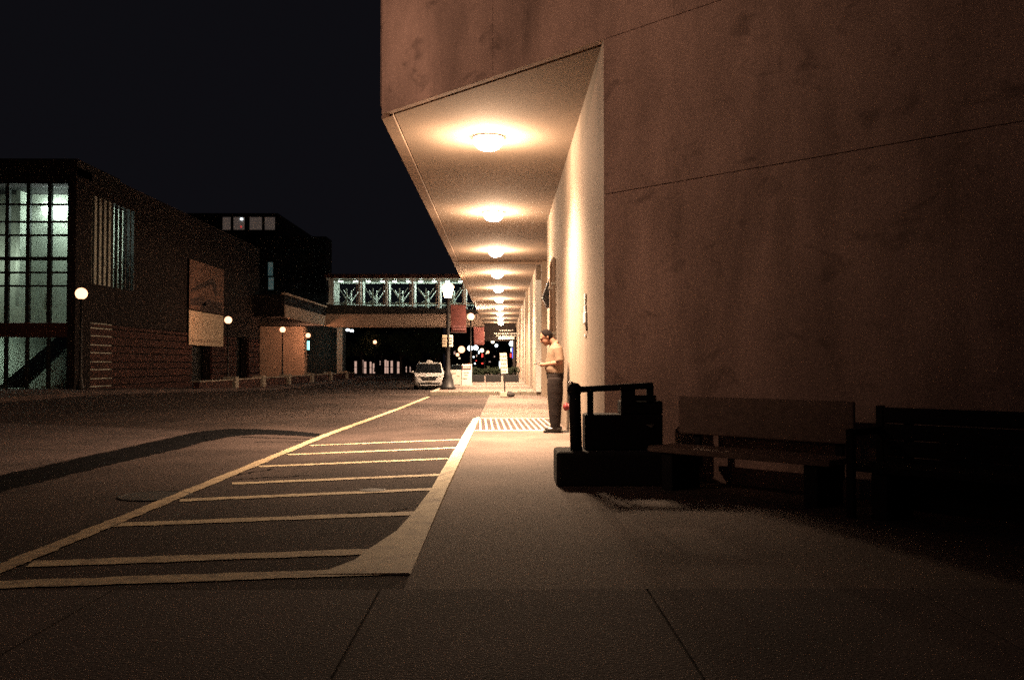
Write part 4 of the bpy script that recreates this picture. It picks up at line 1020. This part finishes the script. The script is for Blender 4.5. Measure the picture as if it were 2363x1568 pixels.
# planters with shrubs across the far pavement
def leaves(bm, c, rad, n, size, rnd):
    for _ in range(n):
        while True:
            v = Vector((rnd.uniform(-1, 1), rnd.uniform(-1, 1), rnd.uniform(-1, 1)))
            if .25 < v.length < 1: break
        p = Vector(c) + Vector((v.x*rad[0], v.y*rad[1], v.z*rad[2]))
        a = Vector((rnd.gauss(0, 1), rnd.gauss(0, 1), rnd.gauss(0, 1))).normalized(); b = a.orthogonal().normalized()
        s = size*rnd.uniform(.6, 1.4)
        bm.faces.new([bm.verts.new(p + a*s), bm.verts.new(p + b*s*.55), bm.verts.new(p - a*s), bm.verts.new(p - b*s*.55)])
for i, (x, lb) in enumerate(((-1.45, 'dark planter box of low shrubs beside the notice board'), (-.55, 'dark planter box of low shrubs in the middle of the far pavement'), (.40, 'dark planter box of low shrubs nearest the arcade end post'))):
    Yp = 50.5
    t = thing('planter', lb, 'planter', (x, Yp, .125), 'planters on the far pavement')
    bm = B(); box(bm, x-.42, x+.42, Yp-.25, Yp+.25, .126, .50); link('box', bm, M['plinth'], t, bev=.02)
    bm = B()
    for q in range(4): leaves(bm, (x-.3+q*.2, Yp, .68+rnd.uniform(-.05, .1)), (.2, .25, .24), 110, .055, rnd)
    link('shrub', bm, M['shrub'], t)
def tree(x, y, h, r, label, seed):
    rn = random.Random(seed); z0 = rz(y)
    t = thing('tree', label, 'tree', (x, y, z0), 'street trees beyond the bridge')
    bm = B(); tube(bm, [(x, y, z0-.05), (x+.05, y, z0+h*.25), (x-.03, y+.05, z0+h*.5), (x, y, z0+h*.75)], [.2, .15, .11, .05], 8)
    tips = []
    for k in range(7):
        a = rn.uniform(0, 2*PI); zz = z0 + h*rn.uniform(.32, .6); e = Vector((x + r*.7*math.cos(a), y + r*.7*math.sin(a), zz + h*rn.uniform(.1, .3)))
        tube(bm, [(x, y, zz), tuple((Vector((x, y, zz))+e)/2 + Vector((0, 0, .15))), tuple(e)], [.07, .05, .02], 6); tips.append(e)
    link('trunk', bm, M['bark'], t, smooth=True)
    bm = B()
    for e in tips + [Vector((x, y, z0+h*.8)), Vector((x, y, z0+h*.62))]:
        for q in range(3):
            c = e + Vector((rn.gauss(0, r*.22), rn.gauss(0, r*.22), rn.gauss(0, h*.05))); leaves(bm, c, (r*.38, r*.38, h*.11), 90, .17, rn)
    link('crown', bm, M['leaf'], t)
for i, (p, y, h, r) in enumerate(((835, 128, 6.5, 2.4), (880, 140, 7, 2.8), (925, 132, 6.8, 2.5), (965, 145, 7.5, 3.0), (1005, 130, 6.5, 2.5), (1120, 172, 8, 3.0), (1155, 170, 8, 3.2))):
    tree(px(p, y), y, h, r, ['leafy street tree left of all, past the bridge column', 'leafy street tree around the far globe lamp', 'leafy street tree between the far globe lamp and the taxi', 'tall leafy street tree behind and left of the taxi', 'leafy street tree straight above the taxi', 'far leafy tree right of the lantern post behind the shop lights', 'far leafy tree under the lettered header at the arcade end'][i], 20+i)
